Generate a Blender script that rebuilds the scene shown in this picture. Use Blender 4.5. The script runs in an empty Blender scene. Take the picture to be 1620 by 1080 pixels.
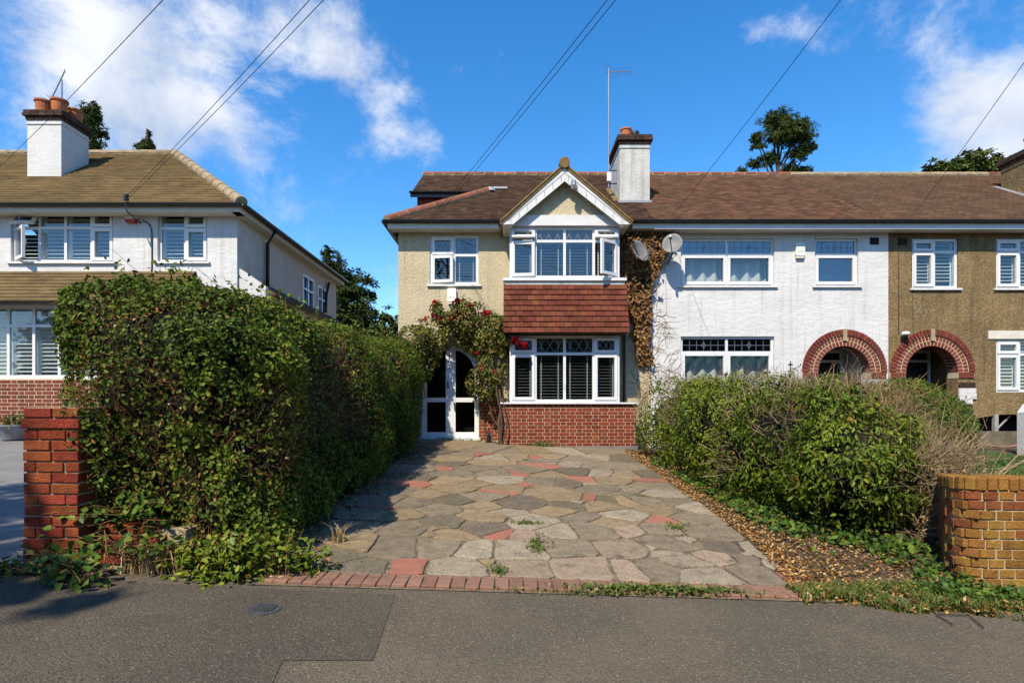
import bpy, math, random
import numpy as np
R = math.radians
rng = np.random.default_rng(7)
random.seed(7)
sc = bpy.context.scene
col = sc.collection

# ---------------------------------------------------------------- camera
CAMZ = 1.4
cd = bpy.data.cameras.new('camera')
cam = bpy.data.objects.new('camera', cd)
col.objects.link(cam)
cam.location = (0, 0, CAMZ)
cam.rotation_euler = (R(90), 0, 0)
cd.lens = 20.0
cd.sensor_width = 36.0
cd.shift_y = 100 / 1620
cd.clip_start = 0.05
cd.clip_end = 2000
sc.camera = cam

# ---------------------------------------------------------------- light
SUN_EL, SUN_AZ = 50.0, 205.0        # azimuth clockwise from +Y: behind the camera, to its left
world = bpy.data.worlds.new('World')
sc.world = world
world.use_nodes = True
nt = world.node_tree
nt.nodes.clear()
def wn(t, **k):
    n = nt.nodes.new(t)
    for a, b in k.items():
        setattr(n, a, b)
    return n
sky = wn('ShaderNodeTexSky', sky_type='NISHITA', sun_disc=False)
sky.sun_elevation = R(SUN_EL)
sky.sun_rotation = R(SUN_AZ)
sky.air_density = 1.0
sky.dust_density = 0.25
sky.ozone_density = 3.0
hs = wn('ShaderNodeHueSaturation')
hs.inputs['Hue'].default_value = 0.501
hs.inputs['Saturation'].default_value = 1.34
hs.inputs['Value'].default_value = 1.22
nt.links.new(sky.outputs[0], hs.inputs['Color'])
bg = wn('ShaderNodeBackground')
bg.inputs[1].default_value = 0.14
nt.links.new(hs.outputs[0], bg.inputs[0])
bgc = wn('ShaderNodeBackground')
cn = wn('ShaderNodeTexNoise'); cn.inputs['Scale'].default_value = 9; cn.inputs['Detail'].default_value = 8
nt.links.new(wn('ShaderNodeTexCoord').outputs['Generated'], cn.inputs['Vector'])
cr = wn('ShaderNodeValToRGB'); nt.links.new(cn.outputs[0], cr.inputs[0])
cr.color_ramp.elements[0].position = .3; cr.color_ramp.elements[0].color = (.52, .6, .74, 1)
cr.color_ramp.elements[1].position = .62; cr.color_ramp.elements[1].color = (.96, .97, 1, 1)
nt.links.new(cr.outputs[0], bgc.inputs[0])
bgc.inputs[1].default_value = 0.78
tc = wn('ShaderNodeTexCoord')
def wmath(op, a, b=None, c=None):
    n = wn('ShaderNodeMath', operation=op)
    for i, v in enumerate((a, b, c)):
        if v is None: continue
        if isinstance(v, (int, float)): n.inputs[i].default_value = v
        else: nt.links.new(v, n.inputs[i])
    return n.outputs[0]
nz = wn('ShaderNodeTexNoise')
nz.inputs['Scale'].default_value = 3.9
nz.inputs['Detail'].default_value = 12
nz.inputs['Roughness'].default_value = 0.66
nz.inputs['Distortion'].default_value = 0.2
mp = wn('ShaderNodeMapping')
mp.inputs['Scale'].default_value = (1, 1, 1.4)
mp.inputs['Location'].default_value = (0.3, 0.1, 0.25)
nt.links.new(tc.outputs['Generated'], mp.inputs[0])
nt.links.new(mp.outputs[0], nz.inputs['Vector'])
val = wmath('MULTIPLY_ADD', nz.outputs[0], 1.9, -0.66)
# banks of cloud round directions in the sky (unit vectors), then thin cloud everywhere
def bank(px, py, r, amt):
    d = np.array([(px - 810) / 900, 1, (640 - py) / 900]); d /= np.linalg.norm(d)
    n = wn('ShaderNodeVectorMath', operation='DISTANCE')
    nt.links.new(tc.outputs['Generated'], n.inputs[0])
    n.inputs[1].default_value = tuple(d)
    m = wn('ShaderNodeMapRange', interpolation_type='SMOOTHSTEP')
    nt.links.new(n.outputs['Value'], m.inputs[0])
    m.inputs[1].default_value = r; m.inputs[2].default_value = 0
    m.inputs[3].default_value = 0; m.inputs[4].default_value = amt
    return m.outputs[0]
for a in ((60, 70, .28, .26), (300, 50, .25, .38), (180, 170, .2, .22), (540, 60, .13, .32), (625, 160, .13, .36), (640, 210, .11, .28),
          (480, 220, .17, .22), (1490, 190, .16, .26), (1590, 110, .17, .29), (1620, 220, .16, .25), (1280, 15, .14, .10),
          (1340, 265, .07, .12), (440, 350, .09, .14), (1060, 60, .08, .05)):
    val = wmath('ADD', val, bank(*a))
mr = wn('ShaderNodeMapRange', interpolation_type='SMOOTHSTEP')
nt.links.new(val, mr.inputs[0])
mr.inputs[1].default_value = 0.42; mr.inputs[2].default_value = 0.92
mr.inputs[3].default_value = 0; mr.inputs[4].default_value = 0.92
mx = wn('ShaderNodeMixShader')
nt.links.new(mr.outputs[0], mx.inputs[0])
nt.links.new(bg.outputs[0], mx.inputs[1])
nt.links.new(bgc.outputs[0], mx.inputs[2])
wo = wn('ShaderNodeOutputWorld')
nt.links.new(mx.outputs[0], wo.inputs[0])

sl = bpy.data.lights.new('sun', 'SUN')
sun = bpy.data.objects.new('sun', sl)
col.objects.link(sun)
sl.energy = 5.0
sl.angle = R(0.5)
sl.color = (1.0, 0.90, 0.74)
sun.rotation_euler = (R(90 - SUN_EL), 0, R(180 - SUN_AZ))
sun.location = (-6, -12, 18)

sc.view_settings.view_transform = 'Standard'
sc.view_settings.look = 'None'
sc.view_settings.gamma = 1
sc.view_settings.exposure = 0.52
sc.cycles.max_bounces = 6
sc.cycles.diffuse_bounces = 3
sc.cycles.transparent_max_bounces = 8
sc.cycles.use_denoising = True
sc.cycles.caustics_reflective = False
sc.cycles.caustics_refractive = False

# ---------------------------------------------------------------- helpers
def g(x, y):
    """ground height: street falls to the right, gardens climb gently to the houses"""
    return 0.1 - 0.03 * min(max(x, -9), 3) + 0.055 * min(max(y - 4.2, 0), 8.3)
def gn(x, y):
    return 0.1 - 0.03 * np.clip(x, -9, 3) + 0.055 * np.clip(y - 4.2, 0, 8.3)
def XX(px, d): return (px - 810) / 900 * d      # survey of the photograph: width and height at a known depth
def ZZ(py, d): return CAMZ + (640 - py) / 900 * d
def ground_at(px, py):
    d = 4.0
    for _ in range(60):
        x = XX(px, d); d = (CAMZ - g(x, d)) * 900 / (py - 640)
        d = min(max(d, 2), 14)
    return XX(px, d), d

W = {}
def link(o, parent, loc):
    col.objects.link(o)
    if parent is not None:
        o.parent = parent
        p = W[parent.name]
        o.location = (loc[0] - p[0], loc[1] - p[1], loc[2] - p[2])
    else:
        o.location = loc
    W[o.name] = tuple(loc)
    return o
def tag(o, label=None, cat=None, group=None, kind=None):
    if label: o['label'] = label
    if cat: o['category'] = cat
    if group: o['group'] = group
    if kind: o['kind'] = kind
    return o
def thing(name, label, cat, loc, group=None):
    o = bpy.data.objects.new(name, None)
    o.empty_display_size = 0.2
    link(o, None, loc)
    return tag(o, label, cat, group)
def inst(name, me, parent, loc, rot=(0, 0, 0), scale=None):
    o = bpy.data.objects.new(name, me)
    link(o, parent, loc)
    o.rotation_euler = rot
    if scale: o.scale = scale
    return o

class MB:
    def __init__(s): s.v = []; s.f = []
    def add(s, vs, fs):
        n = len(s.v); s.v += [tuple(v) for v in vs]; s.f += [tuple(i + n for i in f) for f in fs]
        return s
    def quad(s, *p): return s.add(p, [tuple(range(len(p)))])
    def box(s, x0, x1, y0, y1, z0, z1, xf=None):
        vs = [(x, y, z) for z in (z0, z1) for y in (y0, y1) for x in (x0, x1)]
        if xf: vs = [xf(p) for p in vs]
        return s.add(vs, [(0, 2, 3, 1), (4, 5, 7, 6), (0, 1, 5, 4), (2, 6, 7, 3), (0, 4, 6, 2), (1, 3, 7, 5)])
    def rectframe(s, x0, x1, z0, z1, y0, y1, w, xf=None):
        s.box(x0, x0 + w, y0, y1, z0, z1, xf); s.box(x1 - w, x1, y0, y1, z0, z1, xf)
        s.box(x0 + w, x1 - w, y0, y1, z0, z0 + w, xf); s.box(x0 + w, x1 - w, y0, y1, z1 - w, z1, xf)
        return s
    def prism(s, poly, axis, a0, a1):
        """poly in the two other axes, extruded along axis from a0 to a1"""
        n = len(poly)
        def P(p, a):
            if axis == 'x': return (a, p[0], p[1])
            if axis == 'y': return (p[0], a, p[1])
            return (p[0], p[1], a)
        vs = [P(p, a0) for p in poly] + [P(p, a1) for p in poly]
        fs = [tuple(range(n))[::-1], tuple(range(n, 2 * n))] + [(i, (i + 1) % n, n + (i + 1) % n, n + i) for i in range(n)]
        return s.add(vs, fs)
    def tube(s, pts, r, n=6, cap=True):
        pts = [np.array(p, float) for p in pts]; m = len(pts)
        rs = r if hasattr(r, '__len__') else [r] * m
        vs = []
        for i, p in enumerate(pts):
            t = pts[min(i + 1, m - 1)] - pts[max(i - 1, 0)]; t = t / (np.linalg.norm(t) + 1e-9)
            a = np.cross(t, (0, 0, 1) if abs(t[2]) < .9 else (1, 0, 0)); a /= np.linalg.norm(a); b = np.cross(t, a)
            vs += [tuple(p + rs[i] * (math.cos(2 * math.pi * k / n) * a + math.sin(2 * math.pi * k / n) * b)) for k in range(n)]
        fs = [(i * n + k, i * n + (k + 1) % n, (i + 1) * n + (k + 1) % n, (i + 1) * n + k) for i in range(m - 1) for k in range(n)]
        if cap: fs += [tuple(range(n))[::-1], tuple(range((m - 1) * n, m * n))]
        return s.add(vs, fs)
    def lathe(s, c, prof, n=16):
        """prof: (radius, height) list round a vertical axis at c"""
        vs = [(c[0] + r * math.cos(2 * math.pi * k / n), c[1] + r * math.sin(2 * math.pi * k / n), c[2] + h) for r, h in prof for k in range(n)]
        fs = [(i * n + k, i * n + (k + 1) % n, (i + 1) * n + (k + 1) % n, (i + 1) * n + k) for i in range(len(prof) - 1) for k in range(n)]
        return s.add(vs, fs)
    def mesh(s, name, m, origin=(0, 0, 0), smooth=False):
        me = bpy.data.meshes.new(name)
        me.from_pydata([(v[0] - origin[0], v[1] - origin[1], v[2] - origin[2]) for v in s.v], [], s.f)
        me.materials.append(m)
        if smooth: me.polygons.foreach_set('use_smooth', [True] * len(me.polygons))
        me.update()
        return me
    def build(s, name, m, parent=None, smooth=False, **k):
        a = np.array(s.v); c = (a.min(0) + a.max(0)) / 2; c[2] = a[:, 2].min()
        c = tuple(float(q) for q in c)
        o = bpy.data.objects.new(name, s.mesh(name, m, c, smooth))
        link(o, parent, c)
        return tag(o, **k)

def np_mesh(name, V, F, m, parent=None, rnd=None, **k):
    """big mesh from arrays; F is (n,3) or (n,4); rnd is one number per face"""
    V = np.asarray(V, np.float32); F = np.asarray(F, np.int32)
    c = (V.min(0) + V.max(0)) / 2; c[2] = V[:, 2].min()
    me = bpy.data.meshes.new(name)
    me.vertices.add(len(V)); me.vertices.foreach_set('co', (V - c).ravel())
    n, w = F.shape
    me.loops.add(n * w); me.loops.foreach_set('vertex_index', F.ravel())
    me.polygons.add(n)
    me.polygons.foreach_set('loop_start', np.arange(0, n * w, w, dtype=np.int32))
    me.materials.append(m)
    me.update(calc_edges=True)
    if rnd is not None:
        at = me.attributes.new('rnd', 'FLOAT', 'FACE'); at.data.foreach_set('value', np.asarray(rnd, np.float32))
    o = bpy.data.objects.new(name, me)
    link(o, parent, tuple(float(q) for q in c))
    return tag(o, **k)

# ---------------------------------------------------------------- materials
def mat(name, c, c2=None, s=4., rough=.85, bump=0., bs=60., rnd=0., spec=.25, c3=None, s3=1., t3=(.55, .7), metal=0., attr=False, hue=0., aniso=None, bump2=0, bs2=8., streak=None, speck=None):
    m = bpy.data.materials.new(name); m.use_nodes = True
    t = m.node_tree; N = t.nodes; b = N['Principled BSDF']; L = t.links.new
    b.inputs['Roughness'].default_value = rough
    b.inputs['Specular IOR Level'].default_value = spec
    b.inputs['Metallic'].default_value = metal
    pos = N.new('ShaderNodeNewGeometry').outputs['Position']
    if aniso:
        mp = N.new('ShaderNodeMapping'); mp.inputs['Scale'].default_value = aniso; L(pos, mp.inputs[0]); pos = mp.outputs[0]
    def noise(sc_, det=6, ro=.6):
        n = N.new('ShaderNodeTexNoise'); n.inputs['Scale'].default_value = sc_; n.inputs['Detail'].default_value = det
        n.inputs['Roughness'].default_value = ro; L(pos, n.inputs['Vector']); return n.outputs[0]
    def ramp(v, a, z):
        n = N.new('ShaderNodeMapRange'); n.interpolation_type = 'SMOOTHSTEP'; L(v, n.inputs[0]); n.inputs[1].default_value = a; n.inputs[2].default_value = z; return n.outputs[0]
    def mix(f, a, z):
        n = N.new('ShaderNodeMix'); n.data_type = 'RGBA'; L(f, n.inputs[0])
        for i, q in ((6, a), (7, z)):
            if isinstance(q, tuple): n.inputs[i].default_value = (*q, 1)
            else: L(q, n.inputs[i])
        return n.outputs[2]
    out = c
    if c2: out = mix(ramp(noise(s), .32, .68), c, c2)
    if c3: out = mix(ramp(noise(s3, 8, .65), *t3), out, c3)
    if speck:           # grains: list of (colour, cells per metre, share)
        for sc_, ss_, fr_ in speck:
            vo = N.new('ShaderNodeTexVoronoi'); vo.inputs['Scale'].default_value = ss_; L(N.new('ShaderNodeNewGeometry').outputs['Position'], vo.inputs['Vector'])
            se = N.new('ShaderNodeSeparateColor'); L(vo.outputs['Color'], se.inputs[0])
            out = mix(ramp(se.outputs[0], 1 - fr_, min(1.0, 1.02 - fr_ * .4)), out, sc_)
    if streak:          # rain streaks: (colour, amount)
        mp2 = N.new('ShaderNodeMapping'); mp2.inputs['Scale'].default_value = (9, 9, .55); L(N.new('ShaderNodeNewGeometry').outputs['Position'], mp2.inputs[0])
        n2_ = N.new('ShaderNodeTexNoise'); n2_.inputs['Scale'].default_value = 1; n2_.inputs['Detail'].default_value = 7; n2_.inputs['Roughness'].default_value = .65; L(mp2.outputs[0], n2_.inputs['Vector'])
        am = N.new('ShaderNodeMath'); am.operation = 'MULTIPLY'; L(ramp(n2_.outputs[0], .48, .78), am.inputs[0]); am.inputs[1].default_value = streak[1]
        out = mix(am.outputs[0], out, streak[0])
    if rnd or hue:
        h = N.new('ShaderNodeHueSaturation')
        if attr:
            a = N.new('ShaderNodeAttribute'); a.attribute_name = 'rnd'; q = a.outputs['Fac']
        else: q = N.new('ShaderNodeObjectInfo').outputs['Random']
        r = N.new('ShaderNodeMapRange'); L(q, r.inputs[0]); r.inputs[3].default_value = 1 - rnd; r.inputs[4].default_value = 1 + rnd
        L(r.outputs[0], h.inputs['Value'])
        if hue:
            fr = N.new('ShaderNodeMath'); fr.operation = 'MULTIPLY'; L(q, fr.inputs[0]); fr.inputs[1].default_value = 7.31
            f2 = N.new('ShaderNodeMath'); f2.operation = 'FRACT'; L(fr.outputs[0], f2.inputs[0])
            r2 = N.new('ShaderNodeMapRange'); L(f2.outputs[0], r2.inputs[0]); r2.inputs[3].default_value = .5 - hue; r2.inputs[4].default_value = .5 + hue
            L(r2.outputs[0], h.inputs['Hue'])
        if isinstance(out, tuple): h.inputs['Color'].default_value = (*out, 1)
        else: L(out, h.inputs['Color'])
        out = h.outputs[0]
    if isinstance(out, tuple): b.inputs['Base Color'].default_value = (*out, 1)
    else: L(out, b.inputs['Base Color'])
    if bump or bump2:
        nb = N.new('ShaderNodeBump'); nb.inputs['Strength'].default_value = bump; nb.inputs['Distance'].default_value = .02
        L(noise(bs, 4), nb.inputs['Height']); last = nb
        if bump2:
            n2 = N.new('ShaderNodeBump'); n2.inputs['Strength'].default_value = bump2; n2.inputs['Distance'].default_value = .05
            L(noise(bs2, 3), n2.inputs['Height']); L(n2.outputs[0], nb.inputs['Normal'])
        L(nb.outputs[0], b.inputs['Normal'])
    return m

def leaf_mat(name, stops, rough=.55, trans=.15, spec=.12):
    m = bpy.data.materials.new(name); m.use_nodes = True
    t = m.node_tree; N = t.nodes; b = N['Principled BSDF']; L = t.links.new
    a = N.new('ShaderNodeAttribute'); a.attribute_name = 'rnd'
    r = N.new('ShaderNodeValToRGB'); L(a.outputs['Fac'], r.inputs[0])
    e = r.color_ramp.elements
    while len(e) < len(stops): e.new(.5)
    for el, (p, c) in zip(e, stops): el.position = p; el.color = (*c, 1)
    L(r.outputs[0], b.inputs['Base Color'])
    b.inputs['Roughness'].default_value = rough
    b.inputs['Specular IOR Level'].default_value = spec
    tr = N.new('ShaderNodeBsdfTranslucent'); L(r.outputs[0], tr.inputs[0])
    mx = N.new('ShaderNodeMixShader'); mx.inputs[0].default_value = trans
    L(b.outputs[0], mx.inputs[1]); L(tr.outputs[0], mx.inputs[2])
    L(mx.outputs[0], N['Material Output'].inputs[0])
    return m

def glass_mat(name, tint, refl=1.5):
    m = bpy.data.materials.new(name); m.use_nodes = True
    t = m.node_tree; N = t.nodes; L = t.links.new
    N.remove(N['Principled BSDF'])
    lw = N.new('ShaderNodeLayerWeight'); lw.inputs[0].default_value = .5      # same from both sides of the sheet
    pw = N.new('ShaderNodeMath'); pw.operation = 'POWER'; L(lw.outputs['Facing'], pw.inputs[0]); pw.inputs[1].default_value = 4
    f0 = ((refl - 1) / (refl + 1)) ** 2 * 1.8
    fr = N.new('ShaderNodeMath'); fr.operation = 'MULTIPLY_ADD'; L(pw.outputs[0], fr.inputs[0]); fr.inputs[1].default_value = 1 - f0; fr.inputs[2].default_value = f0
    tb = N.new('ShaderNodeBsdfTransparent'); tb.inputs[0].default_value = (*tint, 1)
    gl = N.new('ShaderNodeBsdfGlossy'); gl.inputs['Roughness'].default_value = 0.02
    mx = N.new('ShaderNodeMixShader')
    L(fr.outputs[0], mx.inputs[0]); L(tb.outputs[0], mx.inputs[1]); L(gl.outputs[0], mx.inputs[2]); L(mx.outputs[0], N['Material Output'].inputs[0])
    return m

M = {}
M['asphalt'] = mat('asphalt', (.138, .113, .08), (.09, .075, .055), .8, 1., .8, 70, spec=.03, speck=[((.17, .142, .102), 130, .3), ((.088, .073, .054), 140, .3), ((.25, .21, .155), 110, .02)], bump2=.12, bs2=1.2)
M['asphalt_new'] = mat('asphalt_new', (.112, .093, .068), (.076, .064, .049), 1.0, 1., .8, 70, spec=.03, speck=[((.128, .109, .083), 130, .33), ((.062, .053, .041), 140, .3), ((.2, .17, .13), 110, .02)], bump2=.12, bs2=1.2)
M['road'] = mat('road', (.06, .06, .06), (.045, .045, .045), 2, .95, .6, 120)
M['earth'] = mat('earth', (.09, .065, .04), (.05, .035, .022), 6, 1, .8, 40)
M['field'] = mat('field', (.05, .07, .02), (.08, .08, .03), .4, 1)
M['concrete'] = mat('concrete', (.19, .185, .175), (.15, .147, .14), 3, .9, .3, 90)
M['mortar_bed'] = mat('mortar_bed', (.2, .165, .11), (.11, .09, .058), 9, 1, .7, 70, c3=(.045, .055, .02), s3=5, t3=(.58, .72))
_st = dict(spec=.12, rough=.95, bump=.5, bs=85, rnd=.1, c3=(.075, .064, .045), s3=6, t3=(.5, .78), bump2=.35, bs2=7, speck=[((.25, .205, .145), 120, .10), ((.1, .082, .056), 110, .14)])
M['stone_g'] = mat('stone_g', (.22, .175, .118), (.155, .125, .086), 9, **_st)
M['stone_d'] = mat('stone_d', (.15, .12, .083), (.105, .086, .06), 9, **_st)
M['stone_l'] = mat('stone_l', (.3, .25, .175), (.235, .195, .14), 9, **_st)
M['stone_p'] = mat('stone_p', (.3, .225, .155), (.24, .18, .128), 9, **_st)
M['stone_t'] = mat('stone_t', (.27, .195, .11), (.2, .147, .086), 9, **_st)
M['stone_o'] = mat('stone_o', (.15, .13, .06), (.11, .1, .06), 9, **_st)
M['stone_r'] = mat('stone_r', (.3, .115, .075), (.23, .1, .068), 12, rough=.9, bump=.4, bs=85, rnd=.1, c3=(.2, .1, .07), s3=5, t3=(.6, .85))
M['edge_brick'] = mat('edge_brick', (.26, .14, .092), (.19, .105, .072), 14, .9, .6, 90, .15, c3=(.1, .08, .05), s3=7, t3=(.55, .75))
M['brick'] = mat('brick', (.21, .038, .017), (.14, .026, .014), 12, .8, .5, 110, .2, hue=.008)
M['brick_old'] = mat('brick_old', (.27, .062, .026), (.17, .04, .02), 9, .9, .8, 70, .22, spec=.08, c3=(.11, .05, .028), s3=6, t3=(.55, .75), hue=.012)
M['brick_red'] = mat('brick_red', (.2, .045, .028), (.14, .034, .024), 10, .85, .7, 70, .2, c3=(.09, .045, .03), s3=6, t3=(.55, .8))
M['brick_orange'] = mat('brick_orange', (.25, .085, .03), (.18, .06, .025), 8, .9, .8, 70, .2, spec=.08, c3=(.1, .05, .028), s3=7, t3=(.58, .8))
M['brick_ochre'] = mat('brick_ochre', (.3, .155, .036), (.21, .1, .028), 7, .9, .8, 70, .2, spec=.08, c3=(.15, .08, .025), s3=7, t3=(.58, .8), hue=.01)
M['mortar'] = mat('mortar', (.42, .34, .21), (.33, .265, .16), 12, .95, .5, 90)
M['mortar_w'] = mat('mortar_w', (.6, .52, .34), (.52, .44, .28), 12, .95, .5, 90)
M['cream_render'] = mat('cream_render', (.5, .42, .275), (.44, .37, .24), 1.7, .95, 1., 26, c3=(.36, .31, .2), s3=2.2, t3=(.6, .85), streak=((.27, .22, .13), .6), speck=[((.55, .47, .32), 55, .2), ((.38, .315, .2), 58, .18)])
M['white_render'] = mat('white_render', (.60, .595, .58), (.54, .535, .52), 1.5, .9, .3, 20, c3=(.36, .33, .28), s3=5.5, t3=(.69, .78), aniso=(1, 1, 1.9), bump2=.28, bs2=6, streak=((.36, .33, .27), .6))
M['white_smooth'] = mat('white_smooth', (.58, .57, .55), (.52, .51, .49), 2.5, .9, .55, 24)
M['white_aged'] = mat('white_aged', (.52, .51, .48), (.42, .41, .38), 3, .9, .7, 20, c3=(.3, .27, .21), s3=4, t3=(.6, .8), streak=((.24, .21, .15), .8))
M['brown_render'] = mat('brown_render', (.235, .16, .07), (.145, .1, .048), 1.6, .97, 1., 30, c3=(.3, .23, .125), s3=4, t3=(.5, .8), bump2=.3, bs2=9, streak=((.09, .065, .035), .8), speck=[((.3, .215, .105), 60, .25), ((.11, .076, .036), 62, .3)])
M['grey_render'] = mat('grey_render', (.6, .55, .48), (.53, .48, .42), 3, .95, .4, 40)
M['upvc'] = mat('upvc', (.66, .66, .655), (.62, .62, .615), 2, .35, 0, rnd=.02, spec=.5)
M['paint'] = mat('paint', (.62, .615, .6), (.56, .55, .53), 4, .5, .1, 40, c3=(.5, .46, .38), s3=6, t3=(.66, .8))
M['cream_paint'] = mat('cream_paint', (.62, .59, .5), (.54, .51, .42), 5, .6, .1, 40)
M['black'] = mat('black', (.012, .012, .013), (.02, .02, .02), 8, .35, spec=.5)
M['dark'] = mat('dark', (.02, .018, .016), (.03, .026, .022), 6, .9)
M['room'] = mat('room', (.16, .14, .12), (.12, .1, .09), 2, .95)
M['slat'] = mat('slat', (.33, .32, .30), rough=.5, rnd=.06)
M['slat_w'] = mat('slat_w', (.82, .83, .82), rough=.45, rnd=.04)
M['curtain'] = mat('curtain', (.62, .58, .5), (.56, .52, .45), 14, .9)
M['lead_came'] = mat('lead_came', (.3, .31, .33), rough=.5, metal=.6)
M['lead'] = mat('lead', (.33, .35, .38), (.25, .26, .28), 8, .6, .2, 30, metal=.3)
M['tile_main'] = mat('tile_main', (.075, .041, .026), (.048, .029, .02), 3.5, .9, .4, 60, .4, attr=True, hue=.015, c3=(.12, .09, .035), s3=2.2, t3=(.56, .75))
M['tile_purple'] = mat('tile_purple', (.145, .074, .044), (.092, .049, .032), 2.5, .9, .4, 60, .3, attr=True, hue=.014, c3=(.12, .085, .055), s3=1.6, t3=(.54, .75))
M['tile_brown'] = mat('tile_brown', (.135, .078, .046), (.095, .056, .036), 1.5, .9, .4, 50, .2, attr=True, c3=(.085, .06, .04), s3=2.2, t3=(.55, .75))
M['tile_olive'] = mat('tile_olive', (.16, .108, .046), (.112, .076, .034), 1.4, .9, .5, 50, .16, attr=True, c3=(.13, .085, .045), s3=1.4, t3=(.55, .8))
M['tile_red'] = mat('tile_red', (.145, .045, .024), (.1, .033, .02), 5, .9, .5, 60, .22, spec=.1, c3=(.12, .06, .03), s3=4, t3=(.58, .8), hue=.01)
M['ridge'] = mat('ridge', (.24, .08, .04), (.14, .06, .038), 6, .9, .5, 50, .25, c3=(.16, .11, .05), s3=7, t3=(.55, .75))
M['ridge_grey'] = mat('ridge_grey', (.3, .23, .14), (.21, .16, .1), 6, .9, .5, 50, .15)
M['deck'] = mat('deck', (.05, .035, .03), rough=1)
M['verge'] = mat('verge', (.22, .145, .05), (.13, .09, .04), 9, .95, .6, 50)
M['terracotta'] = mat('terracotta', (.42, .135, .05), (.3, .1, .045), 6, .85, .3, 50, c3=(.13, .07, .045), s3=5, t3=(.6, .8))
M['soot_brick'] = mat('soot_brick', (.075, .036, .026), (.035, .024, .019), 10, .95, .8, 50, .3, c3=(.12, .09, .05), s3=8, t3=(.6, .75))
M['steel'] = mat('steel', (.3, .31, .33), rough=.35, metal=.7)
M['dish'] = mat('dish', (.2, .2, .195), (.14, .14, .135), 5, .6, .1, 30, spec=.3)
M['plastic_w'] = mat('plastic_w', (.74, .73, .68), (.66, .65, .58), 6, .5)
M['plastic_red'] = mat('plastic_red', (.4, .02, .02), rough=.4)
M['iron'] = mat('iron', (.1, .1, .105), (.07, .07, .075), 20, .6, .4, 60, metal=.4)
M['timber'] = mat('timber', (.16, .13, .09), (.1, .085, .06), 5, .9, .4, 30)
M['wood_post'] = mat('wood_post', (.32, .31, .29), (.25, .24, .22), 6, .9)
M['bark'] = mat('bark', (.11, .075, .05), (.06, .042, .03), 14, .95, .9, 40)
M['twig'] = mat('twig', (.3, .155, .055), (.17, .085, .033), 6, .95, rnd=.3, attr=True)
M['twig_pale'] = mat('twig_pale', (.33, .24, .14), (.2, .14, .08), 5, .95, rnd=.35, attr=True)
M['wood_branch'] = mat('wood_branch', (.33, .24, .14), (.2, .14, .08), 5, .95)
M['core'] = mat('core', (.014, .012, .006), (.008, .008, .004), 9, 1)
M['wire'] = mat('wire', (.03, .032, .036), rough=.7)
M['cable_w'] = mat('cable_w', (.45, .44, .42), rough=.6)
M['petal'] = mat('petal', (.42, .006, .02), (.26, .004, .012), 30, .6, rnd=.25)
M['glass'] = glass_mat('glass', (.9, .94, .95), 1.5)
M['glass_blue'] = glass_mat('glass_blue', (.25, .42, .55), 1.9)  # blue tint stands in for sky mirrored in the panes
M['glass_dark'] = glass_mat('glass_dark', (.35, .35, .33), 1.5)
M['privet'] = leaf_mat('privet', [(0, (.022, .042, .006)), (.35, (.062, .1, .011)), (.7, (.13, .172, .017)), (.9, (.22, .235, .03)), (1, (.27, .14, .04))])
M['laurel'] = leaf_mat('laurel', [(0, (.03, .05, .006)), (.35, (.075, .115, .01)), (.7, (.145, .185, .016)), (.9, (.24, .24, .03)), (1, (.3, .14, .03))], .38)
M['ivy'] = leaf_mat('ivy', [(0, (.022, .05, .01)), (.5, (.045, .09, .014)), (.85, (.1, .16, .02)), (1, (.16, .15, .035))], .4)
M['conifer'] = leaf_mat('conifer', [(0, (.02, .036, .009)), (.5, (.045, .07, .014)), (.85, (.085, .11, .022)), (1, (.13, .12, .03))], .6, .2)
M['clipped'] = leaf_mat('clipped', [(0, (.05, .085, .014)), (.5, (.09, .14, .022)), (1, (.15, .18, .035))], .5)
M['broad'] = leaf_mat('broad', [(0, (.03, .05, .01)), (.5, (.06, .085, .015)), (1, (.12, .12, .03))], .5)
M['rose_leaf'] = leaf_mat('rose_leaf', [(0, (.04, .055, .012)), (.5, (.1, .115, .02)), (.85, (.19, .18, .04)), (1, (.26, .08, .03))], .45)
M['dead_leaf'] = leaf_mat('dead_leaf', [(0, (.09, .045, .02)), (.4, (.22, .115, .045)), (.75, (.35, .2, .085)), (1, (.45, .3, .15))], .7, .2)
M['litter'] = leaf_mat('litter', [(0, (.1, .05, .02)), (.45, (.25, .12, .036)), (.8, (.4, .235, .085)), (1, (.48, .35, .17))], .8, .1)
M['grass'] = leaf_mat('grass', [(0, (.04, .075, .012)), (.5, (.075, .12, .02)), (.85, (.13, .16, .035)), (1, (.3, .24, .1))], .6)
M['lawn_blade'] = leaf_mat('lawn_blade', [(0, (.03, .085, .02)), (.6, (.06, .14, .03)), (1, (.16, .2, .07))], .6)
M['straw'] = leaf_mat('straw', [(0, (.3, .2, .09)), (1, (.5, .38, .2))], .8)

# ---------------------------------------------------------------- numeric foliage
_lat = np.random.default_rng(3).random((32, 32, 32)).astype(np.float32)
def vnoise(P, s):
    q = P * s; i = np.floor(q).astype(int); f = q - i; f = f * f * (3 - 2 * f)
    out = 0
    for dx in (0, 1):
        for dy in (0, 1):
            for dz in (0, 1):
                w = (f[:, 0] if dx else 1 - f[:, 0]) * (f[:, 1] if dy else 1 - f[:, 1]) * (f[:, 2] if dz else 1 - f[:, 2])
                out = out + w * _lat[(i[:, 0] + dx) % 32, (i[:, 1] + dy) % 32, (i[:, 2] + dz) % 32]
    return out
def unit(a): return a / (np.linalg.norm(a, axis=1, keepdims=True) + 1e-9)

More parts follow.
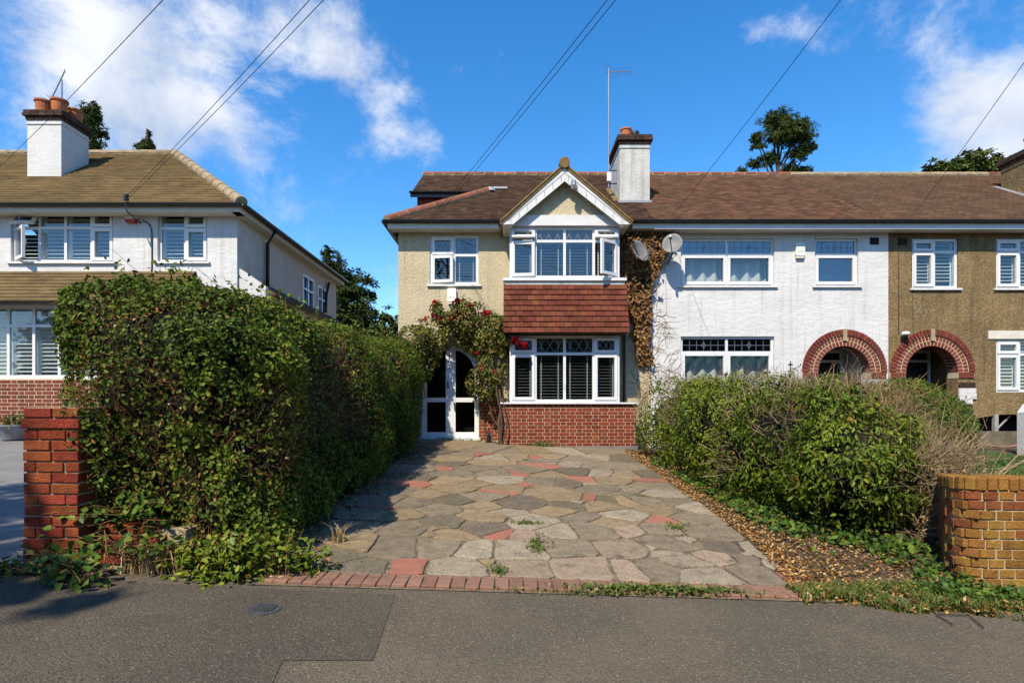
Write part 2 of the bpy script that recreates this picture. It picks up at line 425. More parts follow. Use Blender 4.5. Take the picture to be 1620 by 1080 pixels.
def leaves(name, P, N, L, Wd, m, parent=None, tone=None, droop=.25, stand=.55, jit=.55, **k):
    """one folded six-point leaf at each of P, roughly facing along N"""
    n = len(P)
    N = unit(N + rng.normal(0, jit, (n, 3)))
    T = rng.normal(0, 1, (n, 3)); T[:, 2] -= droop * 1.5
    T = unit(T - (T * N).sum(1)[:, None] * N)
    A = unit(T + N * rng.uniform(-.1, stand, (n, 1)))
    S = unit(np.cross(A, N)); Nn = np.cross(S, A)
    ln = L * rng.uniform(.6, 1.25, (n, 1)); wd = Wd * rng.uniform(.7, 1.2, (n, 1)) / 2
    fold = wd * rng.uniform(.1, .55, (n, 1)); dr = ln * rng.uniform(-.05, .3, (n, 1))
    b = P
    l1 = P + A * ln * .32 + S * wd + Nn * fold; r1 = P + A * ln * .32 - S * wd + Nn * fold
    l2 = P + A * ln * .7 + S * wd * .72 + Nn * (fold * .7 - dr * .4); r2 = P + A * ln * .7 - S * wd * .72 + Nn * (fold * .7 - dr * .4)
    tip = P + A * ln - Nn * dr
    V = np.stack([b, l1, l2, tip, r2, r1], 1).reshape(-1, 3)
    i = np.arange(n)[:, None] * 6
    F = np.concatenate([i + [0, 3, 2, 1], i + [0, 5, 4, 3]], 1).reshape(-1, 4)
    t = rng.random(n) if tone is None else np.clip(tone, 0, 1)
    return np_mesh(name, V, F, m, parent, np.repeat(t, 2), **k)

def sticks(name, P, D, ln, r, m, parent=None, **k):
    n = len(P); D = unit(D)
    a = unit(np.cross(D, rng.normal(0, 1, (n, 3)))); b = np.cross(D, a)
    bend = rng.normal(0, .06, (n, 3)) * ln
    mid = P + D * ln * .5 + bend; end = P + D * ln
    V = []
    for c, q in ((P, 1.), (mid, .8), (end, .45)):
        for an in (0, 2.094, 4.189): V.append(c + r * q * (math.cos(an) * a + math.sin(an) * b))
    V = np.stack(V, 1).reshape(-1, 3)
    i = np.arange(n)[:, None] * 9
    fs = [i + [s * 3 + k_, s * 3 + (k_ + 1) % 3, s * 3 + 3 + (k_ + 1) % 3, s * 3 + 3 + k_] for s in (0, 1) for k_ in range(3)]
    F = np.stack(fs, 1).reshape(-1, 4)
    return np_mesh(name, V, F, m, parent, np.repeat(rng.random(n), 6), **k)

def shell(f, lo, hi, n, depth, out=.04):
    """random points in the skin of the solid f<0, with outward normals and their depth"""
    P = rng.uniform(lo, hi, (n, 3)); d = f(P)
    keep = (d > -depth) & (d < out) & (rng.random(n) < np.clip(1 + d / depth, .12, 1))
    P = P[keep]; d = d[keep]; e = .03
    N = np.stack([f(P + np.eye(3)[k] * e) - f(P - np.eye(3)[k] * e) for k in range(3)], 1)
    return P, unit(N), d

def blades(name, P, h, w, m, parent=None, lean=.5, **k):
    """grass: one tapered three-sided bent blade at each of P"""
    n = len(P); a = rng.uniform(0, 6.283, n); S = np.stack([np.cos(a), np.sin(a), 0 * a], 1)
    Ld = np.stack([-np.sin(a), np.cos(a), 0 * a], 1) * rng.uniform(-lean, lean, (n, 1)) + S * rng.uniform(-lean, lean, (n, 1)) * .4
    hh = h * rng.uniform(.4, 1.2, (n, 1)); up = np.array([[0, 0, 1.]])
    md = P + (up + Ld * .4) * hh * .6; tp = P + (up * .92 + Ld) * hh
    V = np.stack([P - S * w, P + S * w, md + S * w * .8, md - S * w * .8, tp + S * w * .15, tp - S * w * .15], 1).reshape(-1, 3)
    i = np.arange(n)[:, None] * 6
    F = np.concatenate([i + [0, 1, 2, 3], i + [3, 2, 4, 5]], 1).reshape(-1, 4)
    return np_mesh(name, V, F, m, parent, np.repeat(rng.random(n), 2), **k)

# ================================================================ THE SETTING
def sheet(name, xs, ys, dz, m, kind='structure', zf=None):
    V = np.array([(x, y, (zf or g)(x, y) + dz) for y in ys for x in xs]); nx = len(xs)
    F = np.array([(j * nx + i, j * nx + i + 1, (j + 1) * nx + i + 1, (j + 1) * nx + i) for j in range(len(ys) - 1) for i in range(nx - 1)])
    return np_mesh(name, V, F, m, kind=kind)
far = [-600, -200, -80, -40, -25, -16]
nearx = list(np.arange(-14, 14.1, 1.0))
def gz(x, y): return g(x, y) - .03 if y > -2 else g(x, 0) - .15
sheet('ground', far + nearx + [16, 25, 40, 80, 200, 600], [-600, -100, -30, -12, -2.01, -2, 0, 2, 4.2] + list(np.arange(5, 14, 1.)) + [20, 40, 100, 300, 900], 0, M['earth'], zf=gz)
sheet('road', [-40, -25] + nearx + [25, 40], [-9, -6, -2.2], 0, M['road'], zf=lambda x, y: g(x, 0) - .12)
MBk = MB()
for i in range(-20, 20):
    x0, x1 = i * .914, i * .914 + .908
    z = g((x0 + x1) / 2, 0)
    MBk.add([(x0, -2.2, z - .15), (x1, -2.2, z - .15), (x1, -2.05, z - .15), (x0, -2.05, z - .15), (x0, -2.2, z), (x1, -2.2, z), (x1, -2.05, z), (x0, -2.05, z)],
            [(0, 3, 2, 1), (4, 5, 6, 7), (0, 1, 5, 4), (2, 3, 7, 6), (1, 2, 6, 5), (3, 0, 4, 7)])
MBk.build('kerb', M['concrete'], kind='structure')
sheet('pavement', [-40, -25] + nearx + [25, 40], [-2.05, -1, 0, 1, 2, 3, 4.0, 4.2], 0, M['asphalt'])
# relaid strip of asphalt with straight cut edges
def patch(name, poly, dz, m):
    mb = MB(); mb.quad(*[(x, y, g(x, y) + dz) for x, y in poly]); return mb.build(name, m, kind='structure')
pc = [ground_at(625, 941), ground_at(590, 1045), ground_at(447, 1045), ground_at(405, 1140), (-3.3, 2.1), (-3.35, 3.95)]
patch('asphalt_patch', pc[::-1], .004, M['asphalt_new'])
sheet('neighbour_drive', [-12, -10, -8, -6, -4.6, -3.6], [3.95, 4.2] + list(np.arange(5, 12.1, 1.)), .006, M['concrete'])
lawn_xs = [3.9, 5, 6, 8, 10, 12, 15]
sheet('lawn', lawn_xs, [4.4, 6, 8, 10, 12, 12.8], .004, M['earth'])

# crazy paving: seeds are the middles of the slabs, their cells are the slabs
SEED = '''558,899,d 640,899,r 724,902,l 758,872,l 830,902,p 569,866,t 624,867,g 683,866,g 713,846,t 644,838,g 711,831,d 763,835,d 797,845,r
694,804,g 763,803,t 797,813,l 774,821,t 716,792,d 679,785,t 763,786,g 722,775,t 784,779,r 758,767,t 797,774,t 711,760,t 798,761,l 716,750,g 702,742,r
749,742,g 713,735,d 811,749,r 783,749,g 769,732,t 711,727,t 727,721,g 763,721,r 783,724,l 727,709,t 808,716,g 663,743,g 663,756,d 647,767,r 622,777,g
613,793,g 652,796,g 608,807,r 591,816,g 569,832,g 624,813,t 669,732,d 925,902,p 993,905,p 1050,904,g 1091,893,l 1121,913,l 1192,910,g 1130,886,p
1183,889,g 1218,877,l 1233,895,l 823,874,l 893,870,g 984,870,p 1060,861,g 1061,878,l 1144,870,d 1121,844,g 1041,840,g 987,840,p 937,841,g 887,841,l
836,849,p 836,827,l 928,821,g 987,816,l 968,829,t 1041,809,t 1038,824,r 1103,821,g 1115,807,l 881,810,t 824,797,d 901,801,d 952,803,t 931,790,r 967,793,o
890,787,t 863,778,t 901,766,d 952,775,g 999,776,g 1038,781,l 1023,793,g 1056,794,g 999,794,t 830,766,r 860,764,g 928,760,r 970,761,t 1020,761,r 1032,769,g
910,747,d 955,750,l 990,753,t 866,750,t 836,745,g 899,736,l 869,738,r 949,739,g 1023,753,d 842,725,r 878,724,t 913,727,g 949,724,l 816,724,t 860,730,g
978,739,g 898,716,l 946,716,g 850,716,t 762,712,g 690,716,d 985,726,d 530,880,d 1240,912,r'''
seeds = []
for s_ in SEED.split():
    a, b, c = s_.split(','); seeds.append((*ground_at(float(a), float(b)), c))
big = list(seeds)
for _i in range(60):                 # small fillers where three slabs meet
    a = random.choice(big); nb_ = sorted(big, key=lambda q: (q[0] - a[0]) ** 2 + (q[1] - a[1]) ** 2)[1:4]; b, c = random.sample(nb_, 2)
    p_ = ((a[0] + b[0] + c[0]) / 3, (a[1] + b[1] + c[1]) / 3)
    if min((q[0] - p_[0]) ** 2 + (q[1] - p_[1]) ** 2 for q in seeds) > .025: seeds.append((*p_, random.choice('gtlpgd')))
SW = [(.03 if s_[2] == 'r' else random.uniform(.05, .11)) if i_ < len(big) else 0. for i_, s_ in enumerate(seeds)]
def clip_half(poly, p, n):
    out = []
    for i in range(len(poly)):
        a, b = poly[i], poly[(i + 1) % len(poly)]
        da = (a[0] - p[0]) * n[0] + (a[1] - p[1]) * n[1]; db = (b[0] - p[0]) * n[0] + (b[1] - p[1]) * n[1]
        if da <= 0: out.append(a)
        if (da < 0 < db) or (db < 0 < da):
            t = da / (da - db); out.append((a[0] + t * (b[0] - a[0]), a[1] + t * (b[1] - a[1])))
    return out
drive_poly = [(-1.68, 4.225), (2.16, 4.225), (2.3, 6.5), (2.35, 11.9), (-.15, 12.05), (-.2, 12.7), (-2.1, 12.7), (-1.95, 7)]
db = MB()
db.quad(*[(x, y, g(x, y) + .006) for x, y in [(-1.85, 3.93), (2.25, 3.93), (2.25, 4.2), (-1.85, 4.2)]])
ys_ = list(np.arange(4.2, 12.9, .5))
for a, b in zip(ys_[:-1], ys_[1:]):
    db.quad(*[(x, y, g(x, y) + .006) for x, y in [(-1.98, a), (2.38, a), (2.38, b), (-1.98, b)]])
drive = db.build('driveway', M['mortar_bed'], kind='structure')
# bed slope so that slabs lie on the incline
slope = math.atan(.055)
for i, (sx, sy, c) in enumerate(seeds):
    poly = list(drive_poly)
    for j, (tx, ty, _) in enumerate(seeds):
        if i == j or abs(tx - sx) > 3 or abs(ty - sy) > 3: continue
        dx, dy = tx - sx, ty - sy; L_ = math.hypot(dx, dy)
        if L_ < .02: continue
        k = 1.0
        gap = .007 + .011 * random.random()
        t_ = .5 + (SW[i] - SW[j]) / (2 * L_ * L_); t_ = min(max(t_, .22), .78)
        mxp = (sx + dx * t_ - dx / L_ * gap, sy + dy * t_ - dy / L_ * gap)
        poly = clip_half(poly, mxp, (dx, dy))
        if len(poly) < 3: break
    if len(poly) < 3: continue
    # drop tiny edges, knock the corners off a little, then break the edges into slightly ragged runs
    cx = sum(p[0] for p in poly) / len(poly); cy = sum(p[1] for p in poly) / len(poly)
    q = []
    for a, b in zip(poly, poly[1:] + poly[:1]):
        if math.hypot(b[0] - a[0], b[1] - a[1]) < .02: continue
        e = min(.12, .03 / math.hypot(b[0] - a[0], b[1] - a[1]) + .02)
        for t in (e, .5, 1 - e):
            j = .014 if t == .5 else .006
            q.append((a[0] + t * (b[0] - a[0]) + random.uniform(-j, j), a[1] + t * (b[1] - a[1]) + random.uniform(-j, j)))
    if len(q) < 5: continue
    n = len(q); h = random.uniform(.016, .028)
    tx_, ty_ = random.uniform(-.006, .006), random.uniform(-.006, .006)
    def zz(p, k): return g(*p) + k + (p[0] - cx) * tx_ + (p[1] - cy) * ty_
    ins = [(cx + (p[0] - cx) * (1 - .012 / max(.05, math.hypot(p[0] - cx, p[1] - cy))), cy + (p[1] - cy) * (1 - .012 / max(.05, math.hypot(p[0] - cx, p[1] - cy)))) for p in q]
    vs = [(*p, zz(p, 0)) for p in q] + [(*p, zz(p, h - .005)) for p in q] + [(*p, zz(p, h)) for p in ins]
    fs = [tuple(range(2 * n, 3 * n))]
    for r_ in (0, 1):
        fs += [(r_ * n + k, r_ * n + (k + 1) % n, (r_ + 1) * n + (k + 1) % n, (r_ + 1) * n + k) for k in range(n)]
    MB().add(vs, fs).build('paving_slab', M['stone_' + c], drive)

def chamfer_box(lx, ly, lz, c, m, name='brick'):
    """centred box with chamfered edges, 44 triangles"""
    a, b, d = lx / 2, ly / 2, lz / 2
    V = []; idx = {}
    for sx in (-1, 1):
        for sy in (-1, 1):
            for sz in (-1, 1):
                for ax in range(3):
                    p = [sx * (a - c), sy * (b - c), sz * (d - c)]
                    p[ax] = (sx * a, sy * b, sz * d)[ax]
                    idx[(sx, sy, sz, ax)] = len(V); V.append(tuple(p))
    F = []
    for ax in range(3):
        o = [k for k in range(3) if k != ax]
        for s in (-1, 1):
            f = []
            for u, v in ((-1, -1), (1, -1), (1, 1), (-1, 1)):
                k = [0, 0, 0]; k[ax] = s; k[o[0]] = u; k[o[1]] = v; f.append(idx[(*k, ax)])
            F.append(tuple(f))
        for u in (-1, 1):
            for v in (-1, 1):
                k0 = [0, 0, 0]; k1 = [0, 0, 0]
                k0[o[0]] = k1[o[0]] = u; k0[o[1]] = k1[o[1]] = v; k0[ax] = -1; k1[ax] = 1
                F.append((idx[(*k0, o[0])], idx[(*k1, o[0])], idx[(*k1, o[1])], idx[(*k0, o[1])]))
    for sx in (-1, 1):
        for sy in (-1, 1):
            for sz in (-1, 1): F.append(tuple(idx[(sx, sy, sz, k)] for k in range(3)))
    me = bpy.data.meshes.new(name); me.from_pydata(V, [], F)
    import bmesh
    bm = bmesh.new(); bm.from_mesh(me); bmesh.ops.recalc_face_normals(bm, faces=bm.faces); bm.to_mesh(me); bm.free()
    me.materials.append(m); return me
_bc = {}
def brick_mesh(L, D, H, m, c=.004):
    k = (round(L, 3), round(D, 3), round(H, 3), m)
    if k not in _bc: _bc[k] = chamfer_box(L, D, H, c, M[m])
    return _bc[k]

for i in range(38):                                       # brick edging between pavement and paving
    x = -1.72 + i * .103
    inst('brick', brick_mesh(.097, .235, .05, 'edge_brick', .005), drive, (x, 4.075 + random.uniform(-.005, .005), g(x, 4.1) + .004),
         (random.uniform(-.015, .015), .03 + random.uniform(-.02, .02), random.uniform(-.03, .03)))

def bond(width, odd, jt=.014, st=.215, hd=.1025):
    """one Flemish course: list of (start, length)"""
    out = []; u = 0.; k = odd
    if odd: out.append((0, hd * .6)); u = hd * .6 + jt; k = 1
    else: k = 0
    while u < width - .02:
        l = (st, hd)[k % 2]; l = min(l, width - u)
        if width - (u + l + jt) < .03: l = width - u
        out.append((u, l)); u += l + jt; k += 1
    return out
def brick_face(parent, x0, x1, z0, rows, y, m='brick', course=.075, depth=.05, proud=.006, jit=.001):
    for r in range(rows):
        for u, l in bond(x1 - x0, r % 2):
            inst('brick', brick_mesh(l, depth, course - .0125, m, .003), parent,
                 (x0 + u + l / 2, y - proud + depth / 2 + random.uniform(-jit, jit), z0 + (r + .5) * course))

# ================================================================ building kit
def wall_xz(mb, x0, x1, z0, z1, y, holes=(), depth=.13):
    xs = sorted({x0, x1, *[h[0] for h in holes], *[h[1] for h in holes]}); zs = sorted({z0, z1, *[h[2] for h in holes], *[h[3] for h in holes]})
    for a, b in zip(xs[:-1], xs[1:]):
        for c, d in zip(zs[:-1], zs[1:]):
            mx_, mz_ = (a + b) / 2, (c + d) / 2
            if any(h[0] < mx_ < h[1] and h[2] < mz_ < h[3] for h in holes): continue
            mb.quad((a, y, c), (b, y, c), (b, y, d), (a, y, d))
    for h in holes:
        if len(h) > 4: continue
        a, b, c, d = h[:4]; e = y + depth
        mb.quad((a, y, c), (a, y, d), (a, e, d), (a, e, c)); mb.quad((b, y, c), (b, e, c), (b, e, d), (b, y, d))
        mb.quad((a, y, c), (a, e, c), (b, e, c), (b, y, c)); mb.quad((a, y, d), (b, y, d), (b, e, d), (a, e, d))
    return mb
def arch_fill(mb, xc, zs, r, ztop, y, depth, n=24):
    """spandrels between a round arch and the square hole round it, and the arch's soffit"""
    P = [(xc - r * math.cos(math.pi * k / n), zs + r * math.sin(math.pi * k / n)) for k in range(n + 1)]
    for (a, b), (c, d) in zip(P[:-1], P[1:]):
        mb.quad((a, y, b), (c, y, d), (c, y, ztop), (a, y, ztop))
        mb.quad((a, y, b), (a, y + depth, b), (c, y + depth, d), (c, y, d))
def rest_of_box(mb, x0, x1, y0, y1, z0, z1, left=True, right=True):
    if left: mb.quad((x0, y1, z0), (x0, y0, z0), (x0, y0, z1), (x0, y1, z1))
    if right: mb.quad((x1, y0, z0), (x1, y1, z0), (x1, y1, z1), (x1, y0, z1))
    mb.quad((x1, y1, z0), (x0, y1, z0), (x0, y1, z1), (x1, y1, z1))

def hinge(axis, o, ang):
    c, s = math.cos(ang), math.sin(ang)
    def f(p):
        x, y, z = p[0] - o[0], p[1] - o[1], p[2] - o[2]
        if axis == 'z': x, y = x * c - y * s, x * s + y * c
        else: y, z = y * c - z * s, y * s + z * c
        return (x + o[0], y + o[1], z + o[2])
    return f
def clip_seg(x0, z0, x1, z1, a, b, c, d):
    t0, t1 = 0., 1.; dx, dz = x1 - x0, z1 - z0
    for p, q in ((-dx, x0 - a), (dx, b - x0), (-dz, z0 - c), (dz, d - z0)):
        if abs(p) < 1e-9:
            if q < 0: return None
        else:
            t = q / p
            if p < 0: t0 = max(t0, t)
            else: t1 = min(t1, t)
    return None if t0 >= t1 else (x0 + t0 * dx, z0 + t0 * dz, x0 + t1 * dx, z0 + t1 * dz)

def window(house, x0, x1, z0, z1, y, cols, tz, top=None, blind='slat', sash=(), tsash=(), opened=None, sill=True, fw=.06, glass='glass', tglass=None, inset=.05, label=None, gap=None):
    """uPVC window: fixed frame with mullions and a transom; lights as sashes, panes, leading and blind slats"""
    opened = opened or {}; ya, yb = y + inset, y + inset + .07
    f = MB(); f.rectframe(x0, x1, z0, z1, ya, yb, fw)
    tot = sum(cols); edges = [x0 + fw / 2]
    for c in cols: edges.append(edges[-1] + (x1 - x0 - fw) * c / tot)
    mw = .028
    for e in edges[1:-1]: f.box(e - mw, e + mw, ya + .002, yb - .002, z0 + fw, z1 - fw)
    if tz:
        for k in range(len(cols)):
            a_ = x0 + fw if k == 0 else edges[k] + mw; b_ = x1 - fw if k == len(cols) - 1 else edges[k + 1] - mw
            f.box(a_, b_, ya + .004, yb - .004, tz - mw, tz + mw)
    win = f.build('window', M['upvc'], house)
    if label: win['label'] = label
    if sill: MB().box(x0 - .06, x1 + .06, y - .05, ya + .01, z0 - .045, z0 - .002).build('sill', M['paint'], win)
    came = MB()
    n = len(cols)
    for k in range(n):
        a = x0 + fw if k == 0 else edges[k] + mw; b = x1 - fw if k == n - 1 else edges[k + 1] - mw
        lights = [('b', z0 + fw, (tz - mw) if tz else z1 - fw)]
        if tz: lights.append(('t', tz + mw, z1 - fw))
        for nm, c, d in lights:
            xf = None; sw = 0
            if (k in sash and nm == 'b') or (k in tsash and nm == 't'): sw = .062
            if (nm, k) in opened:
                kind, ang = opened[(nm, k)]
                if kind == 'top': xf = hinge('x', (0, ya, d), -R(ang))
                elif kind == 'left': xf = hinge('z', (a, ya, 0), -R(ang))
                else: xf = hinge('z', (b, ya, 0), R(ang))
            if sw:
                e = .012
                s = MB(); s.rectframe(a - e, b + e, c - e, d + e, ya - .022, ya + .03, sw, xf)
                if nm == 'b': s.box((a + .02) if k % 2 else (b - .04), (a + .04) if k % 2 else (b - .02), ya - .0, ya + .06, (c + d) / 2 - .06, (c + d) / 2 + .06, xf)
                s.build('sash', M['upvc'], win)
            p0, p1, q0, q1 = a + sw * .75, b - sw * .75, c + sw * .75, d - sw * .75
            gm = glass if nm == 'b' else (tglass or glass)
            MB().box(p0, p1, ya + .022, ya + .03, q0, q1, xf).build('pane', M[gm], win)
            if nm == 't' and top:
                w_ = .0035
                def bar(xa, za, xb, zb):
                    r = clip_seg(xa, za, xb, zb, p0, p1, q0, q1)
                    if not r: return
                    xa, za, xb, zb = r; L_ = math.hypot(xb - xa, zb - za)
                    if L_ < .01: return
                    nx, nz_ = -(zb - za) / L_ * w_, (xb - xa) / L_ * w_
                    pts = [(xa - nx, ya + .014, za - nz_), (xb - nx, ya + .014, zb - nz_), (xb + nx, ya + .014, zb + nz_), (xa + nx, ya + .014, za + nz_)]
                    if xf: pts = [xf(p) for p in pts]
                    came.quad(*pts)
                if top == 'diamond':
                    st = (p1 - p0) / 3.0; hgt = q1 - q0
                    for i in range(-6, 10):
                        bar(p0 + i * st, q0, p0 + i * st + hgt * .62, q1); bar(p0 + i * st, q1, p0 + i * st + hgt * .62, q0)
                else:
                    for i in range(1, 6): bar(p0 + (p1 - p0) * i / 6, q0, p0 + (p1 - p0) * i / 6, q1)
                    bar(p0, (q0 + q1) / 2, p1, (q0 + q1) / 2)
                    xm, zm = (p0 + p1) / 2, (q0 + q1) / 2
                    for sx in (-1, 1):
                        for sz in (-1, 1): bar(xm + sx * .05, zm, xm, zm + sz * .07)
    if came.v: came.build('leading', M['lead_came'], win)
    yi = yb + .06
    for k in range(n):
        a = x0 + .02 if k == 0 else edges[k] + .004; b = x1 - .02 if k == n - 1 else edges[k + 1] - .004
        if blind in ('slat', 'shutter'):
            sp, dep, th, tilt = (.066, .05, .003, .1) if blind == 'slat' else (.08, .068, .008, .35)
            mname = 'slat' if blind == 'slat' else 'slat_w'
            if blind == 'shutter':
                r = MB(); r.rectframe(a, b, z0 + .01, z1 - .01, yi - .015, yi + .015, .045); r.build('shutter_frame', M['slat_w'], win)
                a += .045; b -= .045
            else:
                tp = MB()
                for q in (.2, .8): xq = a + (b - a) * q; tp.box(xq - .012, xq + .012, yi - .032, yi - .030, z0, z1)
                tp.build('blind_tape', M['slat'], win)
            me = MB().box(-(b - a) / 2, (b - a) / 2, -dep / 2, dep / 2, -th / 2, th / 2).mesh('blind_slat', M[mname])
            z = z0 + .05 + (gap or 0)
            while z < z1 - .04:
                inst('blind_slat', me, win, ((a + b) / 2, yi, z), (tilt + random.uniform(-.03, .03), random.uniform(-.002, .002), 0)); z += sp
    if blind == 'curtain':
        for k in range(n):
            a, b = edges[k] + .01, edges[k + 1] - .01; m_ = 60; vs = []; fs = []
            ph = random.uniform(0, 6)
            for j, z in enumerate((z0 - .05, z1)):
                for i in range(m_ + 1):
                    t = i / m_; vs.append((a + (b - a) * t, yi + .12 + .045 * math.sin(t * 23 + ph) + .02 * math.sin(t * 9 + ph), z))
            fs = [(i, i + 1, m_ + 2 + i, m_ + 1 + i) for i in range(m_)]
            MB().add(vs, fs).build('curtain', M['curtain'], win, smooth=True)
    return win

def roof_tiles(name, O, U, V, interval, nrow, w, gauge, t, m, parent, jit=.003):
    """courses of tiles on a slope: O origin at the eave, U along it, V up the slope"""
    O, U, V = (np.array(q, float) for q in (O, U, V)); Nn = np.cross(U, V); Nn /= np.linalg.norm(Nn)
    if Nn[2] < 0: Nn = -Nn
    vs, fs, rd = [], [], []
    for r in range(nrow):
        v0 = r * gauge; it = interval(v0 + gauge * .5)
        if not it: continue
        a, b = it; off = (r % 2) * w / 2 + random.uniform(-.004, .004)
        k0 = math.floor((a - off) / w)
        u = k0 * w + off
        while u < b:
            u0, u1 = max(u + .0015, a), min(u + w - .0015, b)
            if u1 - u0 > .02:
                h0, h1 = t + random.uniform(-jit, jit), t + random.uniform(-jit, jit); e = random.uniform(-.004, .004)
                n = len(vs)
                for uu, vv, hh in ((u0, v0 - .015 + e, h0), (u1, v0 - .015 + e, h1), (u1, v0 + gauge, .004), (u0, v0 + gauge, .004), (u0, v0 - .015 + e, h0 - t * .9), (u1, v0 - .015 + e, h1 - t * .9)):
                    vs.append(O + U * uu + V * vv + Nn * hh)
                fs += [(n, n + 1, n + 2, n + 3), (n + 4, n + 5, n + 1, n)]; q = random.random(); rd += [q, q]
            u += w
    return np_mesh(name, np.array(vs), np.array(fs), M[m], parent, rd, kind='stuff')

def half_round(L, r, m, n=7, th=.015):
    """half-round ridge tile along x, centred"""
    mb = MB(); out = []
    for s in (-L / 2, L / 2):
        rr = r * (1.03 if s < 0 else .97)
        for k in range(n + 1):
            a = math.pi * k / n; out.append((s, -rr * math.cos(a), rr * math.sin(a)))
    fs = [(k, k + 1, n + 2 + k, n + 1 + k) for k in range(n)]
    fs += [tuple(range(n + 1))[::-1], tuple(range(n + 1, 2 * n + 2))]
    return mb.add(out, fs).mesh('ridge_tile', M[m])
def ridge_run(parent, A, B, L, r, m, name='ridge_tile', me=None):
    A, B = np.array(A, float), np.array(B, float); d = B - A; T = np.linalg.norm(d); n = max(1, round(T / L)); step = T / n
    MB().tube([A, B], r * .94, 10).build('ridge_mortar', M['mortar'], parent)
    me = me or half_round(step - .016, r, m)
    yaw = math.atan2(d[1], d[0]); pit = -math.asin(d[2] / T)
    for i in range(n):
        p = A + d * (i + .5) / n
        inst(name, me, parent, tuple(p + np.array((0, 0, random.uniform(-.004, .004)))), (random.uniform(-.02, .02), pit, yaw))

def gutter(parent, A, B, r=.055):
    A, B = np.array(A, float), np.array(B, float)
    d = (B - A) / np.linalg.norm(B - A); s = np.cross(d, (0, 0, 1)); vs = []; n = 8
    for P in (A, B):
        for rr in (r, r - .008):
            for k in range(n + 1):
                a = math.pi * k / n; vs.append(tuple(P + s * rr * math.cos(a) - np.array((0, 0, 1)) * rr * math.sin(a)))
    q = n + 1; fs = []
    for k in range(n):
        fs += [(k, k + 1, 2 * q + k + 1, 2 * q + k), (q + k, 3 * q + k, 3 * q + k + 1, q + k + 1)]
    fs += [(0, 2 * q, 3 * q, q), (n, q + n, 3 * q + n, 2 * q + n)]
    fs += [(k, q + k, q + k + 1, k + 1) for k in range(n)] + [(2 * q + k, 2 * q + k + 1, 3 * q + k + 1, 3 * q + k) for k in range(n)]
    return MB().add(vs, fs).build('gutter', M['black'], parent)
def pipe(parent, pts, r=.035, m='black'):
    return MB().tube(pts, r, 8).build('drainpipe', M[m], parent, smooth=True)

def chimney(house, x0, x1, y0, y1, z0, zcap, m, pots, capm='soot_brick', capr=3):
    b = MB(); b.box(x0, x1, y0, y1, z0, zcap); b.box(x0 - .02, x1 + .02, y0 - .02, y1 + .02, zcap - .1, zcap - .075)
    ch = b.build('chimney', M[m], house)
    z = zcap; me_n = 0
    for r in range(capr):
        o = (.03, .075, .06, .02)[r] if r < 4 else 0
        for (a0, a1, fixed, ax) in ((x0 - o, x1 + o, y0 - o, 'x'), (x0 - o, x1 + o, y1 + o, 'x'), (y0 - o + .1, y1 + o - .1, x0 - o, 'y'), (y0 - o + .1, y1 + o - .1, x1 + o, 'y')):
            n = max(1, round((a1 - a0) / .2)); st = (a1 - a0) / n
            for i in range(n):
                c = a0 + (i + .5) * st
                s_ = 1 if fixed in (y0 - o, x0 - o) else -1
                loc = (c, fixed + s_ * .05, z + .036) if ax == 'x' else (fixed + s_ * .05, c, z + .036)
                inst('brick', brick_mesh(round(st - .008, 2), .1, .066, capm), ch, loc, (0, 0, 0 if ax == 'x' else R(90)))
        z += .074
    t = MB(); t.box(x0 + .02, x1 - .02, y0 + .02, y1 - .02, zcap - .01, z + .01)
    # sloped flaunching
    t.add([(x0, y0, z), (x1, y0, z), (x1, y1, z), (x0, y1, z), (x0 + .15, y0 + .15, z + .09), (x1 - .15, y0 + .15, z + .09), (x1 - .15, y1 - .15, z + .09), (x0 + .15, y1 - .15, z + .09)],
          [(0, 1, 5, 4), (1, 2, 6, 5), (2, 3, 7, 6), (3, 0, 4, 7), (4, 5, 6, 7)])
    t.build('chimney_top', M['verge'], ch)
    for px, py, r, h, kind in pots:
        p = MB()
        if kind == 'pot':
            p.lathe((px, py, z + .02), [(r * .92, 0), (r, h * .55), (r, h * .8), (r * 1.15, h * .84), (r * 1.15, h * .97), (r * 1.02, h), (r * .85, h), (r * .8, h * .3)])
            p.build('chimney_pot', M['terracotta'], ch, smooth=False)
        else:
            p.lathe((px, py, z + .02), [(r * .8, 0), (r * .7, h * .45), (r * 1.1, h * .5), (r * 1.25, h * .8), (r * 1.2, h), (.01, h * 1.04)])
            p.build('chimney_cowl', M['black'], ch)
    return ch

def box_alarm(loc, label, m='plastic_w', red=False):
    x, y, z = loc
    a = thing('alarm_box', label, 'alarm', (x, y, z))
    if red:
        MB().prism([(x - .13, z + .02), (x - .1, z - .08), (x + .1, z - .08), (x + .13, z + .02), (x + .13, z + .2), (x - .13, z + .2)], 'y', y - .07, y + .0).build('casing', M['plastic_w'], a)
        MB().prism([(x - .12, z - .045), (x - .09, z - .115), (x + .09, z - .115), (x + .12, z - .045)], 'y', y - .085, y - .0).build('strobe', M['plastic_red'], a)
        MB().box(x - .134, x + .134, y - .075, y, z + .12, z + .205).build('lid', M['black'], a)
    else:
        MB().prism([(x - .1, z - .1), (x - .085, z - .14), (x + .085, z - .14), (x + .1, z - .1), (x + .1, z + .14), (x + .085, z + .16), (x - .085, z + .16), (x - .1, z + .14)], 'y', y - .075, y).build('casing', M[m], a)
        MB().box(x - .085, x + .085, y - .065, y, z - .19, z - .14).build('strobe', M['cream_paint'], a)
        MB().box(x - .06, x + .06, y - .079, y - .075, z - .05, z - .03).build('grille', M['cream_paint'], a)
    return a

